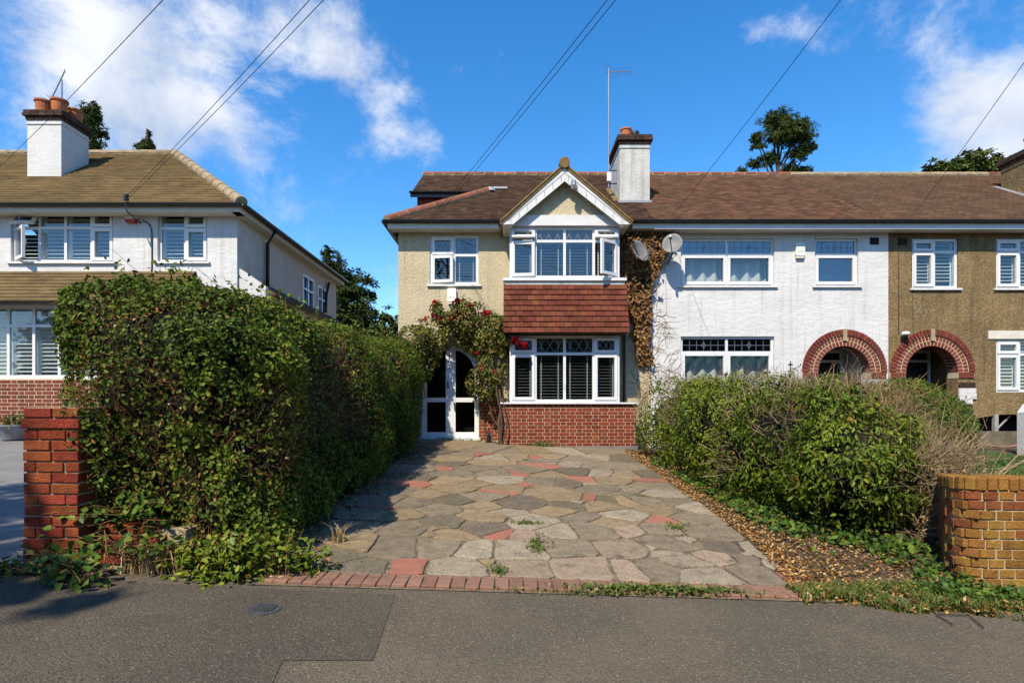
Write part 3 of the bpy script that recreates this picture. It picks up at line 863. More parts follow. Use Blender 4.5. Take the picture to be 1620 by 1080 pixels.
# ================================================================ TERRACE, three houses and the end of a fourth
YW = 12.85            # front wall plane of the terrace
YE, ZE = 12.5, 5.44   # eave line
YR, ZR = 16.8, 8.16   # ridge line
RP = (ZR - ZE) / (YR - YE)
LS = math.hypot(YR - YE, ZR - ZE)
Vs = np.array((0, YR - YE, ZR - ZE)) / LS
XA, XB, XC, XD, XEnd = -2.57, 3.14, 8.5, 14.0, 18.0
def on_roof(y): return ZE + (y - YE) * RP
def deck(mb, pts, th=.06):
    """closed slab under the tiles"""
    a = [np.array(p, float) for p in pts]; n = np.cross(a[1] - a[0], a[2] - a[0]); n /= np.linalg.norm(n)
    if n[2] < 0: n = -n
    b = [p - n * th for p in a]; k = len(a)
    mb.add([tuple(p) for p in a + b], [tuple(range(k)), tuple(range(k, 2 * k))[::-1]] + [(i, (i + 1) % k, k + (i + 1) % k, k + i) for i in range(k)])

def terrace_roof(house, x0, x1, tm, rm, ridge_mat='ridge', w=.165, gauge=.1, interval=None, poly=None, tt=.03):
    d = MB(); deck(d, poly or [(x0, YE, ZE), (x1, YE, ZE), (x1, YR, ZR), (x0, YR, ZR)])
    deck(d, [(x0, YR, ZR), (x1, YR, ZR), (x1, 2 * YR - YE, ZE), (x0, 2 * YR - YE, ZE)])
    rf = d.build('roof', M['deck'], house)
    roof_tiles('roof_tiles', (0, YE, ZE), (1, 0, 0), Vs, interval or (lambda v: (x0, x1)), int(LS / gauge) + 1, w, gauge, tt, tm, rf)
    ridge_run(rf, (x0, YR, ZR + .0), (x1, YR, ZR + .0), .33, .105, ridge_mat)
    return rf
def eaves(house, x0, x1):
    f = MB(); f.box(x0, x1, YE + .03, YE + .055, ZE - .17, ZE - .005); f.box(x0, x1, YE + .055, YW - .001, ZE - .165, ZE - .145)
    f.build('fascia', M['paint'], house)
    gutter(house, (x0, YE - .03, ZE + .005), (x1, YE - .03, ZE + .005))

# ---------------------------------------------------------------- the cream house in the middle
hm = thing('terrace_house', 'cream pebbledashed end terrace house with white gabled bay, arched porch and red brick base', 'house', ((XA + XB) / 2, 14, .45))
YB = 12.16            # bay front
bx0, bx1 = -.05, 2.30
pxc, pr, pzs, pzb = -1.39, .64, 2.11, .66
wl = (XX(680, YW), XX(757, YW), ZZ(450, YW), ZZ(372, YW))
w = MB()
wall_xz(w, XA, XB, .2, ZE, YW, [wl, (pxc - pr, pxc + pr, .2, pzs + pr, 'arch'), (bx0 + .1, bx1 - .1, 1.3, 5.0, 'bay')])
arch_fill(w, pxc, pzs, pr, pzs + pr, YW, .15)
w.quad((pxc - pr, YW, .2), (pxc - pr, YW + .15, .2), (pxc - pr, YW + .15, pzs), (pxc - pr, YW, pzs))
w.quad((pxc + pr, YW, .2), (pxc + pr, YW, pzs), (pxc + pr, YW + .15, pzs), (pxc + pr, YW + .15, .2))
rest_of_box(w, XA, XB, YW, 20.6, .2, ZE)
w.build('wall', M['cream_render'], hm)
fl = MB(); fl.quad((XA, YW, .3), (XB, YW, .3), (XB, 20.6, .3), (XA, 20.6, .3)); fl.quad((XA, YW + .02, 2.85), (XB, YW + .02, 2.85), (XB, 20.6, 2.85), (XA, 20.6, 2.85))
fl.quad((XA, 15.5, .3), (XB, 15.5, .3), (XB, 15.5, 5.4), (XA, 15.5, 5.4)); fl.build('floor', M['room'], hm)
window(hm, *wl, YW, (1, 1), ZZ(403, YW), top='diamond', sash=(0,), tsash=(0,), opened={('b', 0): ('left', 9)}, glass='glass', inset=.03, label='upstairs window with leaded top lights left of the bay')

# roof: hip at the lower left, raised gable end above it
yh = 14.9; vh = (yh - YE) / (YR - YE) * LS; xh = -.62
def iv(v):
    if v < vh: return (-2.78 + (xh + 2.78) * v / vh, XB)
    return (-2.62, XB)
zh = on_roof(yh)
d = MB()
deck(d, [(-2.78, YE, ZE), (XB, YE, ZE), (XB, yh, zh), (xh, yh, zh)])
deck(d, [(-2.62, yh + .02, zh), (XB, yh + .02, zh), (XB, YR, ZR), (-2.62, YR, ZR)])
deck(d, [(-2.62, YR, ZR), (XB, YR, ZR), (XB, 2 * YR - YE, ZE), (-2.62, 2 * YR - YE, ZE)])
deck(d, [(-2.78, YE, ZE), (xh, yh, zh), (xh, 20.8, zh), (-2.78, 20.8, ZE)])
rf = d.build('roof', M['deck'], hm)
roof_tiles('roof_tiles', (0, YE, ZE), (1, 0, 0), Vs, iv, int(LS / .1) + 1, .165, .1, .03, 'tile_main', rf)
hv = np.array((xh + 2.78, 0, zh - ZE)); hl = np.linalg.norm(hv)
roof_tiles('roof_tiles', (-2.78, 0, ZE), (0, 1, 0), hv / hl, lambda v: (YE + (yh - YE) * v / hl, 20.8), int(hl / .1), .165, .1, .03, 'tile_main', rf)
ridge_run(rf, (-2.62, YR, ZR), (XB, YR, ZR), .3, .11, 'ridge')
ridge_run(rf, (-2.76, YE + .03, ZE + .02), (xh, yh, zh + .03), .3, .11, 'ridge', name='hip_tile')
MB().lathe((xh + .05, yh + .02, zh + .02), [(.15, 0), (.13, .06), (.08, .11), (.01, .13)], 12).build('lead_cap', M['lead'], rf)
MB().box(xh + .12, xh + .5, yh + .1, yh + .35, on_roof(yh + .22), on_roof(yh + .22) + .05, None).build('lead_flashing', M['lead'], rf)
ew = MB(); ew.box(-2.5, -.3, yh + .12, yh + .2, ZE + .3, zh - .02); ew.quad((-2.5, yh + .1, ZE), (-2.5, YR, ZE), (-2.5, YR, ZR - .1), (-2.5, yh + .1, zh - .06))
ew.quad((-2.5, 2 * YR - YE, ZE), (-2.5, YR, ZE), (-2.5, YR, ZR - .1)); ew.build('loft_wall', M['brick_red'], hm)
MB().box(-2.66, -.75, yh - .02, yh + .005, zh - .13, zh - .03).build('loft_fascia', M['black'], hm)
gutter(hm, (-2.68, yh - .06, zh - .0), (-.85, yh - .06, zh - .0), .045)
f = MB(); f.box(-2.74, bx0 - .12, YE + .03, YE + .055, ZE - .16, ZE - .005); f.box(-2.7, bx0 - .12, YE + .055, YW - .001, ZE - .155, ZE - .135)
f.box(-2.74, -2.715, YE + .055, 20.6, ZE - .16, ZE - .005); f.build('fascia', M['cream_paint'], hm)
f = MB(); f.box(bx1 + .13, XB, YE + .03, YE + .055, ZE - .16, ZE - .005); f.box(bx1 + .13, XB, YE + .055, YW - .001, ZE - .155, ZE - .135)
f.build('fascia', M['cream_paint'], hm)
gutter(hm, (-2.84, YE - .03, ZE + .005), (bx0 - .13, YE - .03, ZE + .005))
gutter(hm, (-2.83, 20.6, ZE + .005), (-2.83, YE - .0, ZE + .005))
gutter(hm, (bx1 + .16, YE - .03, ZE + .005), (XB, YE - .03, ZE + .005))

# bay: brick base, two storeys of glazing, hung tiles between, gable above
bb = MB(); bb.box(bx0 - .17, 2.66, YB, YW + .05, .28, 1.415)
base = bb.build('bay_base', M['mortar'], hm)
brick_face(base, bx0 - .17, 2.66, .51, 12, YB)
MB().box(bx0 - .19, 2.68, YB - .03, YB + .1, .3, .52).build('plinth', M['concrete'], base)
b2 = MB(); b2.box(pxc + pr + .0, bx0 - .172, YW - .03, YW + .05, .28, 1.5); rb = b2.build('porch_base', M['mortar'], hm)
brick_face(rb, pxc + pr + .01, bx0 - .175, .60, 12, YW - .03)
MB().box(bx0 - .2, 2.69, YB - .06, YB + .28, 1.418, 1.452).build('bay_sill', M['upvc'], hm)
zl0, zl1, zu0, zu1 = 1.455, 2.88, 4.10, 5.20
side = MB()
for xa, xb in ((bx0, bx0 + .08), (bx1 - .08, bx1)):
    side.box(xa, xb, YB + .10, YW + .02, 1.452, 2.86); side.box(xa, xb, YB + .10, YW + .02, 3.95, 5.3)
side.build('bay_side', M['paint'], hm)
window(hm, bx0, bx1, zl0, zl1, YB - .03, (1, 1.2, 1.2, 1), 2.49, top='diamond', sash=(0, 3), tsash=(0, 3), sill=False, fw=.06, label='ground floor bay window with four lights and blinds')
window(hm, bx0, bx1, zu0, zu1, YB - .03, (1, 1.2, 1.2, 1), 4.90, top='diamond', sash=(0, 3), tsash=(0, 3), sill=False, fw=.06,
       opened={('t', 0): ('top', 30), ('t', 3): ('top', 30), ('b', 3): ('right', 38), ('b', 0): ('left', 5)}, label='upstairs bay window with open casement and top vents')
MB().box(bx0 - .14, bx1 + .14, YB - .07, YB + .2, 4.04, 4.098).build('bay_sill', M['upvc'], hm)
MB().box(bx0 - .1, bx1 + .1, YB - .03, YB + .2, 3.96, 4.038).build('flashing', M['white_aged'], hm)
fl = MB(); fl.box(bx0 + .08, bx1 - .08, YB + .1, YW + .3, 2.86, 3.95); fl.build('bay_spandrel', M['deck'], hm)
# hung tiles on the skirt roof between the storeys
sk = MB(); sk.prism([(YB + .02, 3.97), (YB + .2, 3.97), (YB + .2, 2.9), (YB - .28, 2.9)], 'x', bx0 - .12, bx1 + .12)
skirt = sk.build('skirt_roof', M['deck'], hm)
T0, B0 = np.array((YB + .02, 3.97)), np.array((YB - .28, 2.9)); sl_ = np.linalg.norm(T0 - B0); ang = math.atan2(T0[1] - B0[1], T0[0] - B0[0])
nrow = 9; gz_ = sl_ / nrow
tm = chamfer_box(.166, gz_ + .03, .024, .004, M['tile_red'], 'hung_tile')
tme = chamfer_box(.083, gz_ + .03, .024, .004, M['tile_red'], 'hung_tile')
for r in range(nrow):
    c = B0 + (T0 - B0) * (r + .5) / nrow; x = bx0 - .13
    nrm = np.array((-math.sin(ang), math.cos(ang)))
    k = 0
    while x < bx1 + .12:
        wd = .083 if (k == 0 and r % 2) else .168
        wd = min(wd, bx1 + .14 - x)
        if wd < .05: break
        me = tme if wd < .12 else tm
        q = c + nrm * (.036 + random.uniform(-.002, .004))
        inst('hung_tile', me, skirt, (x + wd / 2, q[0], q[1]), (ang - .2 + random.uniform(-.02, .02), random.uniform(-.012, .012), 0))
        x += wd + .002; k += 1
# gable
ga = (1.10, 6.36); gl, gr, gz0 = bx0 - .15, bx1 + .18, 5.20
YG = 11.93
gp = MB(); gp.prism([(gl + .25, 5.42), (gr - .25, 5.42), (ga[0], ga[1] - .2)], 'y', YB - .02, YB + .2); gp.build('gable_panel', M['cream_render'], hm)
br = MB()
th = .21
for s, xe in ((-1, gl), (1, gr)):
    dx, dz = ga[0] - xe, ga[1] - gz0 - .02; L_ = math.hypot(dx, dz); nx, nz_ = dz / L_ * th * (1 if s < 0 else -1), -dx / L_ * th * (1 if s < 0 else -1)
    if nz_ > 0: nx, nz_ = -nx, -nz_
    cut = -th * L_ / abs(dx)
    br.prism([(xe, gz0), (ga[0], ga[1]), (ga[0], ga[1] + cut), (xe + (th * L_ / abs(dz) - .10) * -s, gz0 - .02), (xe, gz0 - .02)], 'y', YG, YG + .03)
br.box(gl + .12, gl + .2, YG + .03, YB + .05, 5.16, 5.24); br.box(gr - .2, gr - .12, YG + .03, YB + .05, 5.16, 5.24)
br.build('bargeboard', M['paint'], hm)
MB().box(bx0 - .02, bx1 + .04, YB - .08, YB + .1, 5.205, 5.425).build('gable_beam', M['paint'], hm)
so = MB()
for xe in (gl, gr):
    s = 1 if xe < ga[0] else -1
    so.quad((xe, YG + .01, gz0 + .005), (ga[0], YG + .01, ga[1] - .02), (ga[0], YW + .1, ga[1] - .02), (xe, YW + .1, gz0 + .005))
so.quad((gl, YG + .02, gz0 - .015), (gl + .2, YG + .02, gz0 - .015), (gl + .2, YW, gz0 - .015), (gl, YW, gz0 - .015)); so.quad((gr - .2, YG + .02, gz0 - .015), (gr, YG + .02, gz0 - .015), (gr, YW, gz0 - .015), (gr - .2, YW, gz0 - .015))
so.build('soffit', M['cream_paint'], hm)
gd = MB(); yb_ = YE + (ga[1] + .08 - ZE) / RP + .1
for xe in (gl - .06, gr + .06):
    deck(gd, [(xe, YG - .02, gz0 - .0), (ga[0], YG - .02, ga[1] + .06), (ga[0], yb_, ga[1] + .06), (xe, YE + .5, gz0)], .04)
gro = gd.build('gable_roof', M['verge'], hm)
for s, xe in ((-1, gl - .06), (1, gr + .06)):
    vv = np.array((ga[0] - xe, 0, ga[1] + .06 - gz0)); ll = np.linalg.norm(vv)
    def ivg(v, ll=ll): 
        z = gz0 + (ga[1] + .06 - gz0) * v / ll
        return (YG - .03, max(YG + .1, YE + (z - ZE) / RP + .12))
    roof_tiles('roof_tiles', (xe, 0, gz0 + .01), (0, 1, 0), vv / ll, ivg, int(ll / .1) + 1, .165, .1, .03, 'tile_main', gro)
ridge_run(gro, (ga[0], YG - .04, ga[1] + .08), (ga[0], yb_ - .05, ga[1] + .08), .3, .11, 'ridge')
MB().lathe((0, 0, 0), [(.11, 0), (.11, .03), (.0, .03)], 16)
MB().tube([(ga[0], YG - .06, ga[1] + .1), (ga[0], YG + .2, ga[1] + .1)], .115, 14).build('ridge_end', M['verge'], gro)
vm = MB()
for xe in (gl - .05, gr + .05): vm.tube([(xe, YG - .02, gz0 + .03), (ga[0], YG - .02, ga[1] + .085)], .024, 6)
vm.build('verge_mortar', M['verge'], gro)

# porch: white arched screen with glazed doors
YP = YW + .05
ps = MB(); n = 24
pt = [(pxc - pr * math.cos(math.pi * k / n), pzs + pr * math.sin(math.pi * k / n)) for k in range(n + 1)]
ri = pr - .10
pi_ = [(pxc - ri * math.cos(math.pi * k / n), pzs + ri * math.sin(math.pi * k / n)) for k in range(n + 1)]
for k in range(n):
    a, b, c, d_ = pt[k], pt[k + 1], pi_[k + 1], pi_[k]
    ps.add([(a[0], YP, a[1]), (b[0], YP, b[1]), (c[0], YP, c[1]), (d_[0], YP, d_[1]), (a[0], YP + .07, a[1]), (b[0], YP + .07, b[1]), (c[0], YP + .07, c[1]), (d_[0], YP + .07, d_[1])],
           [(0, 1, 2, 3), (4, 7, 6, 5), (3, 2, 6, 7)])
for xa, xb in ((pxc - pr, pxc - ri), (pxc + ri, pxc + pr)): ps.box(xa, xb, YP, YP + .07, pzb, pzs)
ps.box(pxc - .11, pxc + .11, YP - .01, YP + .075, pzb + .12, pzs + math.sqrt(ri * ri - .0121))
ps.box(pxc - ri, pxc - .11, YP + .003, YP + .07, 1.46, 1.56); ps.box(pxc + .11, pxc + ri, YP + .003, YP + .07, 1.46, 1.56)
ps.box(pxc - ri, pxc + ri, YP - .004, YP + .07, pzb, pzb + .12)
porch = ps.build('porch_screen', M['upvc'], hm)
MB().box(pxc - pr - .03, pxc + pr + .04, YP - .18, YP + .1, pzb - .06, pzb - .002).build('threshold', M['upvc'], porch)
MB().box(pxc - pr, pxc + pr, YP - .1, YP + .3, .35, pzb - .061).build('step', M['dark'], porch)
for s in (-1, 1):
    a, b = sorted((pxc + s * .11, pxc + s * ri))
    MB().box(a, b, YP + .03, YP + .036, pzb + .12, 1.46).build('pane', M['glass_dark'], porch)
    arc = [(pxc + s * math.sqrt(max(0, ri * ri - h * h)), pzs + h) for h in np.linspace(0, math.sqrt(ri * ri - .0121), 12)]
    poly = [(pxc + s * .11, 1.56), (pxc + s * ri, 1.56)] + arc
    MB().prism(poly, 'y', YP + .03, YP + .036).build('pane', M['glass_dark'], porch)
MB().box(pxc - .075, pxc - .045, YP - .045, YP - .011, 1.78, 1.92).build('door_lock', M['black'], porch)
MB().box(pxc + .08, pxc + .095, YP - .05, YP - .011, 1.28, 1.45).build('door_handle', M['black'], porch)
# orange-brown panel behind the porch glass, stands in for a wooden reflection
rpan = MB(); rpan.box(pxc - .2, pxc + .5, YP + 1.2, YP + 1.25, .6, 2.6); rpan.build('reflection_panel', mat('reflection_panel', (.25, .1, .03), (.18, .07, .02), 6, .5), hm)
pipe(hm, [(2.52, YW - .06, 1.45), (2.52, YW - .06, 5.0), (2.5, YW - .1, 5.12), (2.62, YE + .0, 5.3), (2.62, YE - .02, 5.42)], .034)
chimney(hm, 2.64, 3.38, 13.96, 15.2, 5.9, 7.79, 'white_aged', [(2.85, 14.25, .13, .26, 'pot'), (3.12, 14.5, .1, .3, 'cowl')])
lf = MB(); lf.box(2.6, 3.42, 13.9, 13.955, on_roof(13.93) - .02, on_roof(13.93) + .05); lf.build('lead_flashing', M['lead'], hm)
MB().box(2.5, 2.638, 14.0, 15.2, 6.2, 6.42, lambda p: (p[0], p[1], p[2] + (p[1] - 14) * RP)).build('lead_flashing', M['verge'], hm)

# ---------------------------------------------------------------- the white house
hw = thing('terrace_house', 'white rendered mid terrace house with brick arch porch and satellite dish', 'house', ((XB + XC) / 2, 14, .45))
w1 = (XX(1077, YW), XX(1225, YW), ZZ(452, YW), ZZ(377, YW)); w2 = (w1[0], w1[1], 1.6, ZZ(532, YW)); w3 = (XX(1289, YW), XX(1358, YW), ZZ(452, YW), ZZ(377, YW))
AX1, AX2, AZ, AR = 7.5, 9.48, 2.14, .595
def facade(house, x0, x1, wins, axc, m, plain=.2):
    w = MB(); wall_xz(w, x0, x1, plain, ZE, YW, list(wins) + [(axc - AR, axc + AR, plain, AZ + AR, 'arch')])
    arch_fill(w, axc, AZ, AR, AZ + AR, YW, .34)
    for s in (-1, 1):
        x = axc + s * AR; w.quad((x, YW, plain), (x, YW + .34, plain), (x, YW + .34, AZ), (x, YW, AZ))
    bw = MB(); rest_of_box(bw, x0, x1, YW, 20.6, plain, ZE, False, False); bw.build('back_wall', M[m], house)
    wall = w.build('wall', M[m], house)
    w = MB()      # porch lobby behind the arch
    a, b, e = axc - AR - .12, axc + AR + .12, YW + 1.0
    w.quad((a, YW + .34, .2), (a, e, .2), (a, e, 3), (a, YW + .34, 3)); w.quad((b, YW + .34, .2), (b, YW + .34, 3), (b, e, 3), (b, e, .2))
    w.quad((a, e, .2), (b, e, .2), (b, e, 3), (a, e, 3)); w.quad((a, YW + .34, 3), (b, YW + .34, 3), (b, e, 3), (a, e, 3))
    w.quad((a, YW + .34, .5), (b, YW + .34, .5), (b, e, .5), (a, e, .5))
    w.quad((axc - AR, YW + .34, AZ), (a, YW + .34, AZ), (a, YW + .34, 3), (axc - AR, YW + .34, 3))
    w.build('porch_lobby', M[m], house)
    r = MB(); r.quad((x0, YW + 2.6, .2), (x1, YW + 2.6, .2), (x1, YW + 2.6, ZE), (x0, YW + 2.6, ZE)); r.quad((x0, YW + .02, 2.95), (x1, YW + .02, 2.95), (x1, YW + 2.6, 2.95), (x0, YW + 2.6, 2.95))
    r.build('floor', M['room'], house)
    return wall
def brick_arch(house, axc):
    mbk = MB(); n = 40
    arch = MB()
    for k in range(n):
        a0, a1 = math.pi * k / n, math.pi * (k + 1) / n
        P = [(axc - r * math.cos(a), AZ + r * math.sin(a)) for r, a in ((AR - .004, a0), (AR - .004, a1), (.955, a1), (.955, a0))]
        arch.add([(p[0], YW - .012, p[1]) for p in P] + [(p[0], YW + .3, p[1]) for p in P], [(0, 1, 2, 3), (0, 4, 5, 1), (2, 6, 7, 3)])
    for s in (-1, 1):
        a, b = sorted((axc + s * (AR - .004), axc + s * .955)); arch.box(a, b, YW - .012, YW + .3, AZ - .14, AZ)
    ring = arch.build('porch_arch', M['mortar_w'], house)
    for r0, r1, pr_ in ((AR - .012, .695, .018), (.712, .81, .018), (.828, .955, .045)):
        cnt = int(math.pi * (r0 + r1) / 2 / .078); 
        lt = math.pi * r0 / cnt - .017; lo = math.pi * r1 / cnt - .017
        dp = .3 if r0 < .6 else .06
        me = MB().add([(-lt / 2, -dp / 2, -(r1 - r0) / 2), (lt / 2, -dp / 2, -(r1 - r0) / 2), (lt / 2, dp / 2, -(r1 - r0) / 2), (-lt / 2, dp / 2, -(r1 - r0) / 2),
                       (-lo / 2, -dp / 2, (r1 - r0) / 2), (lo / 2, -dp / 2, (r1 - r0) / 2), (lo / 2, dp / 2, (r1 - r0) / 2), (-lo / 2, dp / 2, (r1 - r0) / 2)],
                      [(0, 3, 2, 1), (4, 5, 6, 7), (0, 1, 5, 4), (1, 2, 6, 5), (2, 3, 7, 6), (3, 0, 4, 7)]).mesh('brick', M['brick_red'])
        for k in range(cnt):
            a = math.pi * (k + .5) / cnt; rm_ = (r0 + r1) / 2
            inst('brick', me, ring, (axc - rm_ * math.cos(a), YW - pr_ + dp / 2, AZ + rm_ * math.sin(a)), (0, a - math.pi / 2, 0))
    for s in (-1, 1):
        for r_ in range(2):
            for q in range(2):
                ww = .17; x = axc + s * (AR + .0 + ww * (q + .5) + .008 * q)
                inst('brick', brick_mesh(ww - .002, .3, .06, 'brick_red'), ring, (x, YW - .03 + .15, AZ - .035 - r_ * .07))
    for q in (-.03, .0, .03): MB().box(axc + q - .012, axc + q + .012, YW - .05, YW + .0, AZ + .7, AZ + .965).build('keystone_tile', M['mortar'], ring)
    return ring
def porch_door(house, axc, x0, x1, mdoor, glassy):
    e = YW + .96
    d = MB(); d.rectframe(x0, x1, .5, 2.72, e - .06, e, .07); d.box(x0 + .07, x1 - .07, e - .05, e, 2.42, 2.48)
    fr = d.build('door_frame', M['upvc'], house)
    if glassy:
        MB().box(x0 + .07, x1 - .07, e - .03, e - .02, .57, 2.42).build('door', M[mdoor], fr); MB().box(x0 + .07, x1 - .07, e - .03, e - .02, 2.48, 2.65).build('pane', M['dark'], fr)
    else:
        dd = MB().box(x0 + .07, x1 - .07, e - .045, e - .005, .57, 2.42).build('door', M[mdoor], fr)
        for z in (1.45, 1.75, 2.05): MB().box(x0 + .17, x0 + .33, e - .05, e - .046, z, z + .14).build('door_light', M['glass_blue'], fr)
        MB().tube([(x1 - .17, e - .09, 1.2), (x1 - .17, e - .09, 1.95)], .015, 6).build('door_handle', M['steel'], fr)
        MB().box(x0 + .07, x1 - .07, e - .03, e - .02, 2.48, 2.65).build('pane', M['dark'], fr)
facade(hw, XB, XC, [w1, w2, w3], AX1, 'white_render')
brick_arch(hw, AX1)
porch_door(hw, AX1, 7.22, 8.0, 'dark', True)
kw = dict(top='square', blind='curtain', sash=(0, 1), tglass='glass_blue', inset=.06, fw=.055)
window(hw, *w1, YW, (1, 1), ZZ(402, YW), label='upstairs pair of lights with cream curtains', **kw)
window(hw, *w2, YW, (1, 1), ZZ(557, YW), label='ground floor pair of lights with cream curtains', **kw)
window(hw, *w3, YW, (1,), ZZ(402, YW), top='square', blind=None, sash=(0,), glass='glass_blue', tglass='glass_blue', inset=.06, fw=.055, label='small upstairs window with a crumpled sheet behind the glass')
cs = MB(); m_ = 24
vs = []; fs = []
for j in range(m_ + 1):
    for i in range(m_ + 1):
        u, v = i / m_, j / m_
        vs.append((w3[0] + .1 + (w3[1] - w3[0] - .2) * u, YW + .28 + .1 * math.sin(u * 6 + v * 5) * math.cos(v * 7 - u * 3), w3[2] + .08 + .5 * v * (.55 + .45 * math.sin(u * 2.6))))
fs = [(j * (m_ + 1) + i, j * (m_ + 1) + i + 1, (j + 1) * (m_ + 1) + i + 1, (j + 1) * (m_ + 1) + i) for j in range(m_) for i in range(m_)]
MB().add(vs, fs).build('sheet', M['curtain'], hw, smooth=True)
terrace_roof(hw, XB, XC - .3, 'tile_purple', None, 'ridge'); eaves(hw, XB, XC)
v = MB(); v.rectframe(XX(1376, YW), XX(1390, YW), ZZ(387, YW), ZZ(376, YW), YW - .012, YW + .0, .02); v.box(XX(1377, YW), XX(1389, YW), YW - .006, YW - .002, ZZ(386, YW), ZZ(377, YW)); v.build('air_vent', M['dark'], hw)

# ---------------------------------------------------------------- the brown house
hb = thing('terrace_house', 'brown pebbledashed terrace house at the right with brick arch porch', 'house', ((XC + XD) / 2, 14, .45))
b1 = (XX(1443, YW), XX(1516, YW), ZZ(456, YW), ZZ(377, YW)); b2 = (XX(1576, YW), XX(1690, YW), ZZ(456, YW), ZZ(377, YW)); b3 = (XX(1576, YW), XX(1690, YW), ZZ(620, YW), ZZ(537, YW))
zvoid = 1.18
wb = facade(hb, XC, XD, [b1, b2, b3, (XX(1530, YW), XX(1640, YW), .75, zvoid)], AX2, 'brown_render')
brick_arch(hb, AX2)
porch_door(hb, AX2, 9.2, 10.12, 'black', False)
kw = dict(blind='shutter', sash=(0,), tsash=(0,), inset=.04)
window(hb, *b1, YW, (1, 1), ZZ(398, YW), label='upstairs shuttered window beside the white house', gap=.15, **kw)
window(hb, *b2, YW, (1, 1, 1), ZZ(398, YW), label='upstairs shuttered window at the edge of the picture', **kw)
window(hb, *b3, YW, (1, 1, 1), ZZ(560, YW), label='ground floor shuttered window under a pale lintel', sill=False, **kw)
MB().box(XX(1563, YW), XX(1700, YW), YW - .02, YW + .05, ZZ(536, YW), ZZ(523, YW)).build('lintel', M['cream_paint'], hb)
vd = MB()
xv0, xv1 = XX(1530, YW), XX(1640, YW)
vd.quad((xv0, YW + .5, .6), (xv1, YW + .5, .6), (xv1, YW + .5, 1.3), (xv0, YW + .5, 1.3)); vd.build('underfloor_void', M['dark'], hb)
MB().prism([(xv0, zvoid + .003), (xv0, zvoid - .14), (xv0 + .35, zvoid - .06), (xv0 + .8, zvoid + .003)], 'y', YW - .004, YW + .06).build('wall_edge', M['brown_render'], hb)
MB().box(XX(1572, YW), XX(1578, YW), YW - .03, YW + .05, .55, zvoid).build('post', M['wood_post'], hb)
MB().tube([(XX(1580, YW), YW + .1, .8), (XX(1604, YW), YW + .1, 1.15)], .02, 6).build('brace', M['wood_post'], hb)
pc_ = MB(); xp = AX2 + AR + .005
pc_.box(xp, xp + .36, YW - .04, YW + .1, 1.78, 1.9); pk = pc_.build('pier_cap', M['soot_brick'], hb)
for k, (a, b, c, d) in enumerate(((0, .16, 1.6, 1.775), (.17, .38, 1.66, 1.775), (.17, .39, 1.53, 1.655), (.14, .3, 1.42, 1.525), (0, .13, 1.48, 1.595))):
    MB().box(xp + a, xp + b, YW - .035, YW + .05, c, d).build('pier_block', M['white_smooth'], pk)
terrace_roof(hb, XC - .3, XD, 'tile_brown', None, 'ridge_grey', tt=.032, gauge=.115); eaves(hb, XC, XD)
MB().box(XX(1421, YW), XX(1435, YW), YW - .01, YW + .002, ZZ(388, YW), ZZ(377, YW)).build('air_vent', M['dark'], hb)
pipe(hb, [(XX(1421, YW), YW - .02, 3.0), (XX(1421, YW), YW - .02, 5.25)], .006, 'wire')

# ---------------------------------------------------------------- end of the next house along
he = thing('terrace_house', 'next terrace house along, only its red tiled ridge and brown chimney in view', 'house', ((XD + XEnd) / 2, 14, .45))
w = MB(); wall_xz(w, XD, XEnd, .2, ZE, YW); rest_of_box(w, XD, XEnd, YW, 20.6, .2, ZE, False, True); w.build('wall', M['brown_render'], he)
terrace_roof(he, XD, XEnd, 'tile_purple', None, 'ridge'); eaves(he, XD, XEnd)
chimney(he, 13.15, 14.3, 14.3, 15.3, 6.2, 7.72, 'brown_render', [(13.5, 14.8, .13, .4, 'pot'), (13.95, 14.8, .13, .35, 'pot')])
MB().box(13.0, 13.148, 14.2, 15.4, 6.35, 6.55, lambda p: (p[0], p[1], p[2] + (p[1] - 14.2) * RP)).build('lead_flashing', M['lead'], he)
MB().box(12.95, 14.3, 14.12, 14.25, 6.42, 6.62).build('lead_flashing', M['lead'], he)

# ================================================================ HOUSE ON THE LEFT
hl_ = thing('detached_house', 'white rendered house on the left with olive tiled hipped roof and shutters', 'house', (-9.5, 14, .6))
YL, XL, XL0, YLb = 11.9, -5.75, -14.0, 18.6
le, lz = 11.55, 5.48; k_ = 3.32; lrz = 7.96; lrp = (lrz - lz) / k_
la = (XX(17, YL), XX(179, YL), ZZ(414, YL), ZZ(332, YL)); lb = (XX(249, YL), XX(328, YL), ZZ(414, YL), ZZ(334, YL))
w = MB(); wall_xz(w, XL0, XL, .3, lz, YL, [la, lb, (-13.2, -11.6, 4.4, 5.4)])
rest_of_box(w, XL0, XL, YL, YLb, .3, lz, True, False)
w.build('wall', M['white_render'], hl_)
